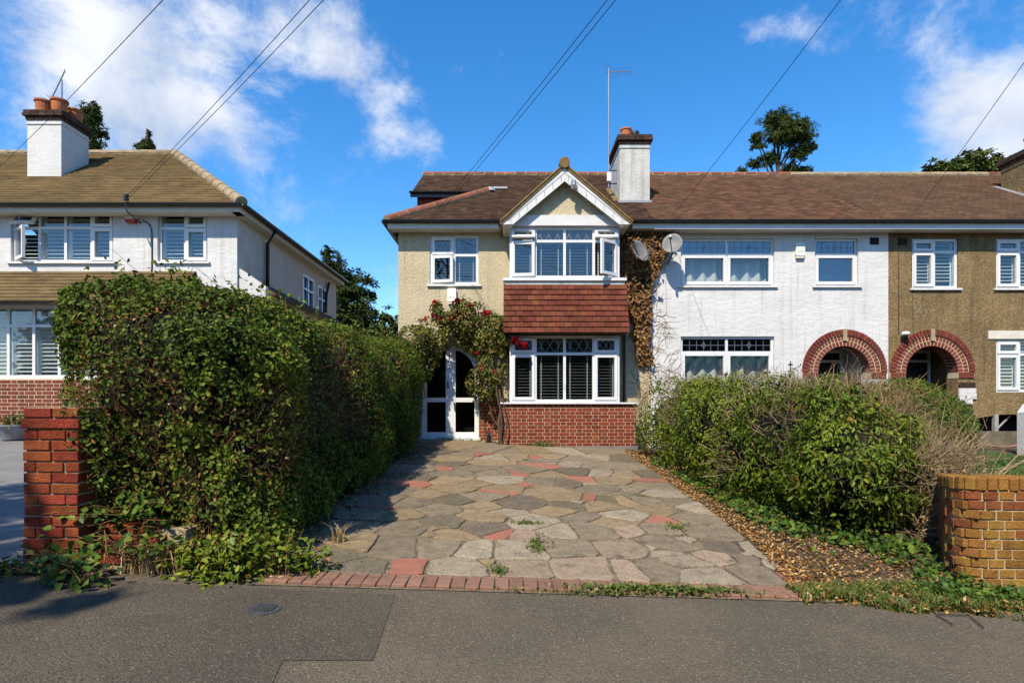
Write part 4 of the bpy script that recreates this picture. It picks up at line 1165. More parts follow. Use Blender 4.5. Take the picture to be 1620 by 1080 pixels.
# side wall with its own two windows
sw = MB(); s1 = (15.6, 16.5, 3.55, 5.0); s2 = (16.85, 17.6, 3.9, 4.95)
ys_ = sorted({YL, YLb, s1[0], s1[1], s2[0], s2[1]}); zs_ = sorted({.3, lz, s1[2], s1[3], s2[2], s2[3]})
for a, b in zip(ys_[:-1], ys_[1:]):
    for c, d in zip(zs_[:-1], zs_[1:]):
        my, mz = (a + b) / 2, (c + d) / 2
        if any(s[0] < my < s[1] and s[2] < mz < s[3] for s in (s1, s2)): continue
        sw.quad((XL, a, c), (XL, b, c), (XL, b, d), (XL, a, d))
sw.build('side_wall', M['grey_render'], hl_)
for s in (s1, s2):
    f = MB()
    def rf_(y0, y1, z0, z1, t, x0, x1):
        f.box(x0, x1, y0, y0 + t, z0, z1); f.box(x0, x1, y1 - t, y1, z0, z1); f.box(x0, x1, y0 + t, y1 - t, z0, z0 + t); f.box(x0, x1, y0 + t, y1 - t, z1 - t, z1)
    rf_(*s, .06, XL - .09, XL + .015); zt = s[3] - .38
    f.box(XL - .085, XL + .01, s[0] + .06, s[1] - .06, zt - .03, zt + .03)
    my = (s[0] + s[1]) / 2; f.box(XL - .085, XL + .01, my - .03, my + .03, s[2] + .06, zt - .03); f.box(XL - .085, XL + .01, my - .03, my + .03, zt + .03, s[3] - .06)
    wn_ = f.build('window', M['upvc'], hl_)
    for (ya_, yb2) in ((s[0] + .06, my - .03), (my + .03, s[1] - .06)):
        for za_, zb_ in ((s[2] + .06, zt - .03), (zt + .03, s[3] - .06)): MB().box(XL - .05, XL - .044, ya_, yb2, za_, zb_).build('pane', M['glass_dark'], wn_)
fl = MB(); fl.quad((XL0, YL + 1.8, .3), (XL, YL + 1.8, .3), (XL, YL + 1.8, lz), (XL0, YL + 1.8, lz)); fl.quad((XL0, YL, 3.2), (XL, YL, 3.2), (XL, YLb, 3.2), (XL0, YLb, 3.2)); fl.build('floor', M['room'], hl_)
kw = dict(blind='shutter', inset=.06, fw=.055)
window(hl_, *la, YL, (1, 1.05, 1.05, .9), ZZ(359, YL), sash=(0, 3), tsash=(0, 3), opened={('b', 0): ('left', 35), ('t', 0): ('top', 28)}, label='upstairs four light window with its left casement open', **kw)
window(hl_, *lb, YL, (1, .9), ZZ(360, YL), sash=(1,), tsash=(1,), label='upstairs two light window near the corner', **kw)
# hipped roof
xe = -5.50; xr = xe - k_
d = MB()
deck(d, [(XL0 - .3, le, lz), (xe, le, lz), (xr, le + k_, lrz), (XL0 - .3, le + k_, lrz)])
deck(d, [(xe, le, lz), (xe, le + 2 * k_ + .7, lz), (xr, le + k_ + .7, lrz), (xr, le + k_, lrz)])
deck(d, [(XL0 - .3, le + k_, lrz), (xr, le + k_, lrz), (xe, le + 2 * k_ + .7, lz), (XL0 - .3, le + 2 * k_ + .7, lz)])
rl = d.build('roof', M['deck'], hl_)
lv = np.array((0, k_, lrz - lz)); ll = np.linalg.norm(lv)
roof_tiles('roof_tiles', (0, le, lz), (1, 0, 0), lv / ll, lambda v: (XL0 - .3, xe - k_ * v / ll), int(ll / .125) + 1, .26, .125, .032, 'tile_olive', rl)
hv = np.array((-k_, 0, lrz - lz))
roof_tiles('roof_tiles', (xe, 0, lz), (0, 1, 0), hv / ll, lambda v: (le + k_ * v / ll, le + 2 * k_ + .7 - k_ * v / ll), int(ll / .125) + 1, .26, .125, .032, 'tile_olive', rl)
ridge_run(rl, (XL0, le + k_, lrz - .01), (xr, le + k_, lrz - .01), .42, .10, 'ridge_grey')
ridge_run(rl, (xe + .0, le + .02, lz + .03), (xr, le + k_, lrz + .0), .42, .12, 'ridge_grey', name='hip_tile')
f = MB(); f.box(XL0 - .3, xe - .06, le + .04, le + .065, lz - .15, lz - .01); f.box(XL0 - .3, xe - .06, le + .065, YL - .001, lz - .145, lz - .12)
f.box(xe - .065, xe - .04, le + .04, YLb + .2, lz - .15, lz - .01); f.box(XL + .001, xe - .065, le + .07, YLb + .2, lz - .145, lz - .12); f.build('fascia', M['cream_paint'], hl_)
gutter(hl_, (XL0 - .3, le - .03, lz), (xe + .03, le - .03, lz), .06); gutter(hl_, (xe + .03, le - .05, lz), (xe + .03, YLb + .3, lz), .06)
pipe(hl_, [(XL + .3, 13.15, lz - .05), (XL + .08, 13.2, lz - .35), (XL + .08, 13.2, 3.7)], .045)
pipe(hl_, [(XL + .06, 17.7, lz - .3), (XL + .1, 17.3, lz - .75), (XL + .1, 17.2, 3.7)], .045)
# single storey side roof and its white parapet
st_ = MB(); st_.prism([(XL + .004, 4.12), (XL + .5, 3.8), (XL + .5, .3), (XL + .004, .3)], 'y', 12.1, YLb); st_.build('side_extension', M['white_smooth'], hl_)
MB().prism([(XL + .006, 4.2), (XL + .006, 4.13), (XL + .62, 3.73), (XL + .62, 3.8)], 'y', 12.3, YLb).build('side_roof', M['tile_brown'], hl_)
MB().prism([(XL + .002, 4.28), (XL + .58, 3.88), (XL + .58, .3), (XL + .002, .3)], 'y', 11.95, 12.09).build('parapet', M['white_smooth'], hl_)
# skirt roof and ground floor window
sp = MB(); deck(sp, [(XL0, 11.1, ZZ(476, 11.1)), (-6.6, 11.1, ZZ(476, 11.1)), (-6.6, YL, ZZ(430, YL)), (XL0, YL, ZZ(430, YL))], .05)
skr = sp.build('skirt_roof', M['deck'], hl_)
sv = np.array((0, YL - 11.1, ZZ(430, YL) - ZZ(476, 11.1))); s_l = np.linalg.norm(sv)
roof_tiles('roof_tiles', (0, 11.1, ZZ(476, 11.1)), (1, 0, 0), sv / s_l, lambda v: (XL0, -6.6), int(s_l / .125) + 1, .26, .125, .032, 'tile_olive', skr)
gutter(hl_, (XL0, 11.06, ZZ(478, 11.1)), (-6.55, 11.06, ZZ(478, 11.1)), .055)
YLg = 11.4
lg = (-12.2, -8.05, ZZ(597, YLg), ZZ(484, YLg))
w = MB(); wall_xz(w, XL0, -6.7, .3, ZZ(478, YLg) + .1, YLg, [lg]); w.quad((-6.7, YLg, .3), (-6.7, YL, .3), (-6.7, YL, 3.6), (-6.7, YLg, 3.6)); w.build('front_wall', M['white_smooth'], hl_)
window(hl_, *lg, YLg, (1,) * 8, ZZ(515, YLg), blind='shutter', sash=(), inset=.03, fw=.05, label='ground floor shuttered window above the brick base')
b_ = MB(); b_.box(-12.3, -6.75, YLg - .1, YLg - .002, .3, lg[2] - .03); lbse = b_.build('brick_base', M['mortar_w'], hl_)
brick_face(lbse, -11.4, -7.6, lg[2] - .05 - 12 * .075, 12, YLg - .1, 'brick_red')
MB().box(-12.3, -6.75, YLg - .14, YLg - .09, .3, lg[2] - .05 - 12 * .075).build('plinth', M['white_aged'], hl_)
chimney(hl_, -11.16, -10.38, 13.1, 13.95, 6.1, 7.95, 'white_smooth', [(-10.95, 13.3, .16, .3, 'pot'), (-10.58, 13.3, .16, .32, 'pot'), (-10.55, 13.72, .16, .3, 'pot')])

# ================================================================ FRONT WALLS
pier = thing('brick_pier', 'old red brick gate pier at the left of the hedge', 'pier', (-3.34, 4.25, .2))
zp = .2
mb = MB(); mb.box(-3.535, -3.155, 4.145, 4.495, .15, zp + 15 * .079 - .005); mb.build('mortar_core', M['mortar'], pier)
for r in range(15):
    o = .022 if r == 13 else 0
    for k, (u, l) in enumerate(((0, .2), (.21, .19)) if r % 3 else ((0, .1), (.11, .195), (.315, .085))):
        if r % 2: u = .4 - u - l
        for y0 in (4.13, 4.33):
            inst('brick', brick_mesh(l + (.02 if o else 0), .18 + o, .067, 'brick_old', .004), pier, (-3.55 + u + l / 2 + random.uniform(-.004, .004), y0 + .09 + random.uniform(-.005, .005), zp + .036 + r * .079),
                 (random.uniform(-.012, .012), random.uniform(-.012, .012), random.uniform(-.015, .015)))
stub = thing('garden_wall', 'low broken red brick wall half buried in ivy beside the pier', 'wall', (-2.9, 4.32, .2))
mb = MB(); mb.box(-3.13, -2.45, 4.27, 4.44, .1, .46); mb.build('mortar_core', M['mortar'], stub)
for r in range(4):
    for u, l in bond(.7 - r * .08, r % 2):
        inst('brick', brick_mesh(l, .2, .066, 'brick_old', .006), stub, (-3.13 + u + l / 2, 4.355, .2 + .04 + r * .077), (random.uniform(-.015, .015), random.uniform(-.02, .02), random.uniform(-.02, .02)))

fwall = thing('garden_wall', 'curved ochre and red brick garden wall at the right', 'wall', (4.6, 4.3, 0))
path = [(4.02, 5.35), (3.74, 4.97), (3.57, 4.70), (3.49, 4.52), (3.475, 4.42), (3.51, 4.35), (3.60, 4.315), (3.75, 4.30), (4.2, 4.28), (5.0, 4.25), (6.8, 4.2)]
pp = [np.array(p) for p in path]; seg = [0]
for a, b in zip(pp[:-1], pp[1:]): seg.append(seg[-1] + np.linalg.norm(b - a))
def along(s):
    for i in range(len(seg) - 1):
        if s <= seg[i + 1] or i == len(seg) - 2:
            t = (s - seg[i]) / (seg[i + 1] - seg[i]); d = pp[i + 1] - pp[i]; return pp[i] + d * t, math.atan2(d[1], d[0])
mc = MB(); m_ = 40; S_ = seg[-1]
off = .105
prev = None
for i in range(m_ + 1):
    p, a = along(S_ * i / m_); nrm = np.array((-math.sin(a), math.cos(a))); q = p - nrm * -.005, p + nrm * .2
    if prev:
        (a0, a1), (b0, b1) = prev, q
        z0, z1 = -.1, .76 - .09 * max(0, 1 - S_ * i / 40 / 1.1)
        mc.add([(*a0, z0), (*b0, z0), (*b1, z0), (*a1, z0), (*a0, z1), (*b0, z1), (*b1, z1), (*a1, z1)], [(4, 5, 6, 7), (0, 1, 5, 4), (2, 3, 7, 6), (0, 4, 7, 3), (1, 2, 6, 5)])
    prev = q
mc.build('mortar_core', M['mortar'], fwall)
z = -.06
for r in range(11):
    s = (0., .04, .02, .06)[r % 4]; k = r
    while s < S_ - .05:
        l = (.205, .1)[k % 2]
        if .9 < s < 1.3: l = min(l, .1)
        p, a = along(s + l / 2); nrm = np.array((-math.sin(a), math.cos(a)))
        redp = .65 if s < 1.0 else (.6 if r > 8 else .15 if r > 6 else .03)
        m_ = 'brick_orange' if random.random() < redp else 'brick_ochre'
        c = p + nrm * .1
        inst('brick', brick_mesh(l, .205, .0625, m_, .0035), fwall, (c[0], c[1], z + .036 - .09 * max(0, 1 - s / 1.1) + random.uniform(-.002, .002)), (random.uniform(-.01, .01), random.uniform(-.01, .01), a + random.uniform(-.012, .012)))
        s += l + .014; k += 1
    z += .0735
s = 0.
while s < S_ - .03:                      # coping of bricks on edge
    l = .066; p, a = along(s + l / 2); nrm = np.array((-math.sin(a), math.cos(a))); c = p + nrm * .1
    inst('brick', brick_mesh(l, .225, .1, 'brick_ochre', .008), fwall, (c[0], c[1], z + .05 - .09 * max(0, 1 - s / 1.1) + random.uniform(-.003, .003)), (0, 0, a + random.uniform(-.02, .02))); s += l + .009

# ================================================================ PLANTS
def frame_noise(P): return (vnoise(P, 1.1) - .5) * .28 + (vnoise(P, 3.1) - .5) * .16 + (vnoise(P, 8.) - .5) * .07
def rbox(P, lo, hi, r):
    c = (np.array(lo) + hi) / 2; h = (np.array(hi) - lo) / 2 - r
    q = np.abs(P - c) - h
    return np.linalg.norm(np.maximum(q, 0), axis=1) + np.minimum(q.max(1), 0) - r
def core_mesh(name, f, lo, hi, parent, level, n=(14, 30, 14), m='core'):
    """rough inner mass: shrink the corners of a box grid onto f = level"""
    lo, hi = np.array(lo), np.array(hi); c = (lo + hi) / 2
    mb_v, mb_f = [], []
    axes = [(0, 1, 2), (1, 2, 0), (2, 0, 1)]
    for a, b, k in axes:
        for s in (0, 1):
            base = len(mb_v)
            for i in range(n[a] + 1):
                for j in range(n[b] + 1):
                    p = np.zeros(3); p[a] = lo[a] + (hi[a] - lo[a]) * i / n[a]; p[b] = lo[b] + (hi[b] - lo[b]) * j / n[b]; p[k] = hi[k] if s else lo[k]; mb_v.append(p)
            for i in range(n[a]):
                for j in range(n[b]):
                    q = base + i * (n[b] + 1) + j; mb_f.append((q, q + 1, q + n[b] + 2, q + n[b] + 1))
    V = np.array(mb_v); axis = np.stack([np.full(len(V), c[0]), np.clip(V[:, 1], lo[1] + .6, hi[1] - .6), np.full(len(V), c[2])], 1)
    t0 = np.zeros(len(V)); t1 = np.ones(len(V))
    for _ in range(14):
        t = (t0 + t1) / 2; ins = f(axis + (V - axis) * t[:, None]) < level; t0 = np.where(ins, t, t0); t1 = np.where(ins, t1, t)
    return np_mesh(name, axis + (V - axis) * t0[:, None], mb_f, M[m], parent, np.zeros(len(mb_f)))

def ell(P, c, r):
    q = (P - c) / r; return (np.linalg.norm(q, axis=1) - 1) * min(r)
# ---- big privet hedge on the left of the drive
def f_hedge(P):
    x, y = P[:, 0], P[:, 1]; h = P[:, 2] - gn(x, y)
    Q = np.stack([x, y, h + .55 * np.maximum(0, x + 2.3) - .1 * np.exp(-((y - 5.0) / .8) ** 2)], 1)
    bulge = ell(P, np.array((-3.14, 4.42, 1.2)), np.array((.32, .36, .85)))
    return np.minimum(bulge, rbox(Q, (-3.62, 4.24, -.6), (-1.86, 12.35, 2.03), .36)) + frame_noise(P)
hedge = thing('hedge', 'tall clipped privet hedge along the left of the driveway', 'hedge', (-2.7, 8.2, g(-2.7, 8.2)))
lo, hi = (-3.9, 3.9, .1), (-1.5, 12.7, 3.0)
P, N, d = shell(f_hedge, lo, hi, 3300000, .24)
h = P[:, 2] - gn(P[:, 0], P[:, 1])
bare = vnoise(P + 11.3, 1.35) * .6 + vnoise(P + 4.1, 3.2) * .4 + .1 * np.exp(-((h - .95) / .5) ** 2) - .12 * np.clip(h - 1.5, 0, 1)   # thin, twiggy places
clump = np.clip((vnoise(P + 2.2, 6.5) * .6 + vnoise(P + 7.7, 12.) * .4 - .30) * 5, .12, 1)
keep = (h > .12) & (rng.random(len(P)) < np.clip(1.2 - (bare - .475) * 8, .16, 1) * clump)
keep &= rng.random(len(P)) < np.where(P[:, 1] < 6., 1., np.where(P[:, 0] > -2.9, .6, .3))
keep &= ~((P[:, 0] < -3.4) & (P[:, 1] > 5) & (rng.random(len(P)) < .6))
P1, N1, b1_ = P[keep], N[keep], bare[keep]
print('privet leaves', len(P1))
tone = rng.beta(2, 2.4, len(P1)) * .8 + (vnoise(P1, 2.2) - .5) * .5 + np.where(rng.random(len(P1)) < .02, .6, 0) + .06
leaves('foliage', P1, N1, .041, .026, M['privet'], hedge, tone, kind='stuff')
Pt, Nt, dt = shell(f_hedge, lo, hi, 500000, .34, .0)
ht = Pt[:, 2] - gn(Pt[:, 0], Pt[:, 1]); bt = vnoise(Pt + 11.3, 1.35) * .6 + vnoise(Pt + 4.1, 3.2) * .4 + .1 * np.exp(-((ht - .95) / .5) ** 2)
kt = (ht > .05) & (rng.random(len(Pt)) < np.clip((bt - .4) * 2.6, .08, .8)) & ((Pt[:, 0] > -3) | (Pt[:, 1] < 5.2)) & (rng.random(len(Pt)) < np.where(Pt[:, 1] < 7, .95, .3))
Pt, Nt = Pt[kt], Nt[kt]
print('privet twigs', len(Pt))
sticks('twigs', Pt, Nt * .5 + rng.normal(0, .6, Pt.shape) + [0, 0, .2], rng.uniform(.04, .14, (len(Pt), 1)), .0017, M['twig'], hedge, kind='stuff')
kb = rng.random(len(Pt)) < .22; leaves('dead_foliage', Pt[kb], Nt[kb], .034, .02, M['litter'], hedge, kind='stuff')
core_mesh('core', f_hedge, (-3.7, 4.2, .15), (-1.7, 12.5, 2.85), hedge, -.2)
k = rng.integers(0, len(P1), 260); k = k[(P1[k, 2] > 2.0)]          # shoots standing up out of the clipped top
sh = P1[k]; st = sh + [0, 0, .0]
sticks('shoots', sh, rng.normal(0, .25, sh.shape) + [0, 0, 1], rng.uniform(.1, .26, (len(sh), 1)), .003, M['twig'], hedge, kind='stuff')
q = np.repeat(sh, 7, 0) + rng.normal(0, .025, (len(sh) * 7, 3)) + np.tile(np.linspace(.03, .22, 7), len(sh))[:, None] * [0, 0, 1]
leaves('shoot_leaves', q, rng.normal(0, 1, q.shape) + [0, 0, .6], .05, .03, M['privet'], hedge, rng.uniform(.3, .85, len(q)), kind='stuff')

# ---- laurel hedge on the right of the drive
def blob_field(bl, namp=1.):
    def f(P):
        d = np.full(len(P), 9.)
        for c, r in bl: d = np.minimum(d, ell(P, np.array(c), np.array(r)))
        return d + frame_noise(P) * namp
    return f
LB = [((3.2, 11.0, 1.05), (.75, .9, .85)), ((3.25, 9.6, 1.0), (.75, 1.0, .9)), ((3.3, 8.3, .95), (.75, 1.0, .85)), ((3.4, 7.1, .85), (.75, .9, .78)), ((3.55, 6.1, .75), (.62, .75, .72)), ((3.35, 5.75, .7), (.4, .5, .45)),
      ((4.6, 10.6, 1.05), (1.2, .9, .85)), ((4.5, 9.2, .95), (1.1, .9, .8)), ((4.4, 7.9, .95), (1.0, .9, .72)), ((5.6, 9.6, .95), (1.0, .9, .75))]
f_l = blob_field(LB, 1.1)
laurel = thing('hedge', 'overgrown leafy laurel hedge along the right of the driveway', 'hedge', (3.6, 8, g(3, 8)))
P, N, d = shell(f_l, (2.2, 4.9, .1), (6.8, 12.1, 2.2), 1500000, .3)
h = P[:, 2] - gn(P[:, 0], P[:, 1])
bare = vnoise(P + 21.3, 1.5) * .6 + vnoise(P + 9.1, 3.6) * .4 + np.clip((P[:, 0] - 3.2) * .16, 0, .25) * (h > .9)
clump = np.clip((vnoise(P + 2.2, 4.5) * .6 + vnoise(P + 7.7, 9.) * .4 - .32) * 5, .1, 1)
keep = (h > .10) & (rng.random(len(P)) < np.clip(1.2 - (bare - .52) * 7, .07, 1) * clump) & (rng.random(len(P)) < np.where(P[:, 1] < 8, .62, .42))
P1, N1 = P[keep], N[keep]
tone = rng.beta(2, 2.2, len(P1)) * .75 + (vnoise(P1, 1.8) - .5) * .5 + .12 * np.clip(h[keep] - .6, 0, 1) + np.where(rng.random(len(P1)) < .02, .5, 0) + .05
print('laurel', len(P1))
nr = P1[:, 1] < 7.2
leaves('foliage', P1[~nr], N1[~nr], .062, .028, M['laurel'], laurel, tone[~nr], droop=.8, kind='stuff')
k = rng.random(nr.sum()) < 1.1
leaves('foliage', P1[nr][k], N1[nr][k], .066, .026, M['laurel'], laurel, tone[nr][k] - .1, droop=1.1, kind='stuff')
Pt, Nt, dt = shell(f_l, (2.2, 4.9, .1), (6.8, 12.1, 2.2), 260000, .3, .02)
bt = vnoise(Pt + 21.3, 1.5) * .6 + vnoise(Pt + 9.1, 3.6) * .4 + np.clip((Pt[:, 0] - 3.2) * .16, 0, .25)
kt = (Pt[:, 2] > .4) & (rng.random(len(Pt)) < np.clip((bt - .46) * 2.2, .03, .7)) & (rng.random(len(Pt)) < .55)
Pt, Nt = Pt[kt], Nt[kt]; print('laurel twigs', len(Pt))
sticks('twigs', Pt, Nt * .6 + rng.normal(0, .5, Pt.shape) + [0, 0, .45], rng.uniform(.1, .35, (len(Pt), 1)), .0035, M['twig_pale'], laurel, kind='stuff')
mbx = MB()
for c, r in LB[:6]:
    for q in range(4):
        x, y = c[0] + random.uniform(-.2, .25), c[1] + random.uniform(-.4, .4)
        MB().tube([(x, y, g(x, y) - .05), (x + random.uniform(-.08, .08), y + random.uniform(-.1, .1), c[2] * .6), (x + random.uniform(-.3, .3), y + random.uniform(-.3, .3), c[2] + r[2] * .6)], [.028, .022, .01], 6).build('branch', M['bark'], laurel)
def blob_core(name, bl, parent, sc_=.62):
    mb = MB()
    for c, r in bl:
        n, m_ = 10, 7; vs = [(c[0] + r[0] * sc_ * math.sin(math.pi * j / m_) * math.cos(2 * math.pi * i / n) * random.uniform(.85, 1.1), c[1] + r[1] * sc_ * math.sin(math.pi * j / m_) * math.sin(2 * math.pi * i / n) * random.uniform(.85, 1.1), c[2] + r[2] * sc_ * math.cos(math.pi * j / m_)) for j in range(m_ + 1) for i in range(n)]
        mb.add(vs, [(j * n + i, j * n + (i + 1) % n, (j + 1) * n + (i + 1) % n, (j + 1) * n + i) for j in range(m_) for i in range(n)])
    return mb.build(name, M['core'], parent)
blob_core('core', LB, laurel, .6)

# ---- dry twiggy bush behind the curved wall
dry = thing('dry_bush', 'bare straw coloured twiggy bush leaning towards the curved brick wall', 'bush', (4.15, 5.7, g(3, 5.7)))
n = 2600; bs = np.stack([rng.uniform(3.75, 4.5, n), rng.uniform(5.25, 6.5, n), np.zeros(n)], 1)
bs[:, 2] = gn(bs[:, 0], bs[:, 1]) + rng.uniform(.0, .95, n) * (1 - .25 * np.abs(bs[:, 0] - 4.1))
dirs = np.stack([rng.normal(.28, .6, n), rng.normal(-.1, .5, n), rng.uniform(-.1, 1., n)], 1)
sticks('twigs', bs, dirs, rng.uniform(.1, .5, (n, 1)), .0035, M['twig_pale'], dry, kind='stuff')
mbx = MB()
for i in range(9):
    x, y = random.uniform(3.9, 4.3), random.uniform(5.4, 6.2); ex = x + random.uniform(.1, 1.1); ez = g(3, y) + random.uniform(.8, 1.25)
    MB().tube([(x, y, g(3, y)), ((x * 2 + ex) / 3, y - .05, ez * .55), (ex, y + random.uniform(-.3, .2), ez)], [.014, .009, .004], 5).build('branch', M['wood_branch'], dry)
n = 700; lp = np.stack([rng.uniform(3.75, 4.4, n), rng.uniform(5.2, 6.3, n), rng.uniform(.15, .9, n)], 1)
lq = np.stack([rng.uniform(3.8, 4.7, 5200), rng.uniform(6.0, 6.9, 5200), rng.uniform(.12, 1.1, 5200)], 1); leaves('foliage', lq, rng.normal(0, 1, lq.shape) + [0, -.6, .5], .06, .026, M['laurel'], dry, rng.uniform(0, .6, 5200), kind='stuff')
leaves('foliage', lp, rng.normal(0, 1, lp.shape), .06, .022, M['dead_leaf'], dry, kind='stuff')
dead_top = thing('dry_bush', 'pale leafless twigs poking through the top of the right hand hedge', 'bush', (4.3, 7.5, g(3, 7.5)))
n = 1100; bs = np.stack([rng.normal(4.1, .45, n), rng.normal(7.3, .75, n), rng.uniform(.85, 1.55, n)], 1)
sticks('twigs', bs, np.stack([rng.normal(0, .5, n), rng.normal(0, .5, n), rng.uniform(.2, 1, n)], 1), rng.uniform(.1, .38, (n, 1)), .0028, M['twig'], dead_top, kind='stuff')
sticks('stems', np.stack([rng.normal(4.2, .3, 40), rng.normal(7.3, .5, 40), np.full(40, .25)], 1), np.stack([rng.normal(0, .2, 40), rng.normal(0, .2, 40), np.ones(40)], 1), rng.uniform(.8, 1.3, (40, 1)), .008, M['twig'], dead_top, kind='stuff')
# ---- clipped green bush before the brown house's porch
CB = [((6.1, 9.0, .95), (1.0, .9, .85))]
cb = thing('clipped_bush', 'rounded bright green clipped bush in front of the brown house porch', 'bush', (6.1, 9, g(3, 9)))
P, N, d = shell(blob_field(CB, .35), (4.8, 7.8, .2), (7.4, 10.2, 2.1), 420000, .16)
k = rng.random(len(P)) < .8
leaves('foliage', P[k], N[k], .04, .016, M['clipped'], cb, stand=1.2, kind='stuff')
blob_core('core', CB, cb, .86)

# ---- climbing rose round the porch
rose = thing('climbing_rose', 'climbing rose with red blooms arched over the porch door', 'rose', (-.35, 12.2, g(0, 12.2)))
RB = [((-1.55, 12.58, 3.02), (.72, .34, .42)), ((-.95, 12.5, 3.12), (.62, .36, .42)), ((-.45, 12.45, 2.9), (.5, .38, .46)), ((-.42, 12.42, 2.35), (.36, .34, .55)), ((-2.1, 12.4, 2.72), (.42, .36, .36)),
      ((-.55, 12.5, 1.95), (.28, .24, .42)), ((-.1, 12.15, 2.82), (.25, .2, .2)), ((-2.25, 12.2, 2.3), (.32, .32, .5)), ((-1.85, 12.5, 2.55), (.35, .2, .35)), ((-2.0, 12.35, 2.2), (.25, .2, .4)), ((-1.66, 12.32, 3.42), (.2, .14, .2)), ((-1.1, 12.32, 3.45), (.3, .14, .18))]
P, N, d = shell(blob_field(RB, .9), (-2.9, 11.7, 1.2), (.5, 13., 3.8), 260000, .25, .05)
cl = vnoise(P, 5.5) * .5 + vnoise(P + 3, 2.6) * .5; k = (rng.random(len(P)) < np.clip((cl - .36) * 4.5, .04, .95)) & (P[:, 1] < YW - .03)
P, N = P[k], N[k]; print('rose', len(P))
leaves('foliage', P[rng.random(len(P)) < .6], N[:1].repeat((1), 0) if False else N[:0], .05, .03, M['rose_leaf'], rose) if False else None
kk = rng.random(len(P)) < .78
leaves('foliage', P[kk], N[kk], .06, .04, M['rose_leaf'], rose, droop=.7, kind='stuff')
def curve(pts, n=14):
    pts = [np.array(p, float) for p in pts]; out = []
    for i in range(len(pts) - 1):
        p0, p1, p2, p3 = pts[max(i - 1, 0)], pts[i], pts[i + 1], pts[min(i + 2, len(pts) - 1)]
        for t in np.linspace(0, 1, n, endpoint=False): out.append(.5 * (2 * p1 + (p2 - p0) * t + (2 * p0 - 5 * p1 + 4 * p2 - p3) * t * t + (3 * p1 - p0 - 3 * p2 + p3) * t ** 3))
    return out + [pts[-1]]
zg = g(-.3, 12.1)
for pts, r in (([(-.22, 12.08, zg - .05), (-.28, 12.1, .95), (-.24, 12.2, 1.5), (-.42, 12.4, 2.2), (-.5, 12.5, 2.8), (-1.1, 12.6, 3.1), (-1.9, 12.6, 2.95)], .032),
               ([(-.3, 12.12, zg - .05), (-.22, 12.06, 1.1), (-.33, 12.15, 1.7), (-.3, 12.4, 2.4), (-.2, 12.3, 2.9)], .024), ([(-.3, 12.15, zg), (-.5, 12.3, .8), (-.72, 12.55, 1.15), (-.62, 12.6, 1.6), (-.6, 12.55, 2.3)], .014),
               ([(-.26, 12.1, .9), (-.45, 12.3, 1.2), (-.5, 12.5, 1.7), (-.7, 12.55, 2.7)], .013), ([(-.2, 12.05, zg), (-.12, 12.0, 1.0), (-.2, 12.1, 1.5)], .02)):
    c_ = curve(pts); MB().tube(c_, list(np.linspace(r, r * .35, len(c_))), 7).build('stem', M['bark'], rose, smooth=True)
fm = MB()
for ring, (rr, hh, tl, cnt) in enumerate(((.018, .035, .2, 4), (.034, .03, .6, 5), (.052, .018, 1.1, 6))):
    for i in range(cnt):
        a = 2 * math.pi * i / cnt + ring * .5; ca, sa = math.cos(a), math.sin(a); wdt = .026 + ring * .008
        fm.quad((ca * .006, sa * .006, 0), (ca * rr * .8 - sa * wdt, sa * rr * .8 + ca * wdt, hh), (ca * rr * 1.1, sa * rr * 1.1, hh + .012 - ring * .008), (ca * rr * .8 + sa * wdt, sa * rr * .8 - ca * wdt, hh))
fme = fm.mesh('bloom', M['petal'])
for px, py, cnt in ((689, 483, 4), (727, 497, 5), (718, 477, 2), (746, 487, 5), (724, 480, 5), (680, 503, 2), (712, 503, 2), (768, 497, 2), (815, 539, 7), (829, 544, 6), (756, 556, 1), (762, 577, 1), (698, 505, 1), (781, 585, 1), (776, 512, 2)):
    for q in range(cnt):
        y = 12.28 if px < 800 else 11.95
        inst('bloom', fme, rose, (XX(px, y) + random.gauss(0, .045), y + random.gauss(0, .03), ZZ(py, y) + random.gauss(0, .045)), (random.uniform(.6, 1.7), random.uniform(-.6, .6), random.uniform(0, 6)), (1.15,) * 3)

# ---- dead ivy clinging to the wall between the two houses
iv_ = thing('dead_ivy', 'dead brown ivy clinging to the wall beside the bay', 'ivy', (2.9, 12.8, 2.3))
n = 26000; P = np.stack([rng.uniform(2.38, 3.75, n), YW - .02 - np.abs(rng.normal(0, .07, n)), rng.uniform(2.3, 5.27, n)], 1)
def ivw(x, z):   # mask of the covered strip
    l = np.where(z > 4.2, 2.42, np.where(z > 3.2, 2.55 + (4.2 - z) * .06, 2.66 + (3.2 - z) * .22)); r = np.where(z > 4.9, 3.65 - (5.27 - z) * .3, np.where(z > 4.2, 3.55 - (4.9 - z) * .55, 3.15 - (4.2 - z) * .04))
    return (x > l) & (x < r)
nn = vnoise(P, 4.) * .6 + vnoise(P, 9.) * .4
k = ivw(P[:, 0] + (nn - .5) * .4, P[:, 2] + (nn - .5) * .5) & (rng.random(n) < np.clip((nn - .3) * 4, .25, 1)); P = P[k]
leaves('foliage', P, np.tile((0, -1., .2), (len(P), 1)), .075, .05, M['dead_leaf'], iv_, rng.beta(2, 2, len(P)) * .8 + (nn[k] - .5) * .8 + .05, droop=1., kind='stuff')
n = 420; bx = rng.uniform(2.75, 3.95, n); bz = rng.uniform(1.3, 4.6, n); kk = (bx < 3.2 + (4.6 - bz) * .26) & (rng.random(n) < .9)
bs = np.stack([bx, np.full(n, YW - .008), bz], 1)[kk]
sticks('stems', bs, np.stack([rng.normal(.1, .5, len(bs)), np.full(len(bs), .0), rng.uniform(-.3, 1, len(bs))], 1), rng.uniform(.1, .4, (len(bs), 1)) * [1, .05, 1], .004, M['twig'], iv_, kind='stuff')

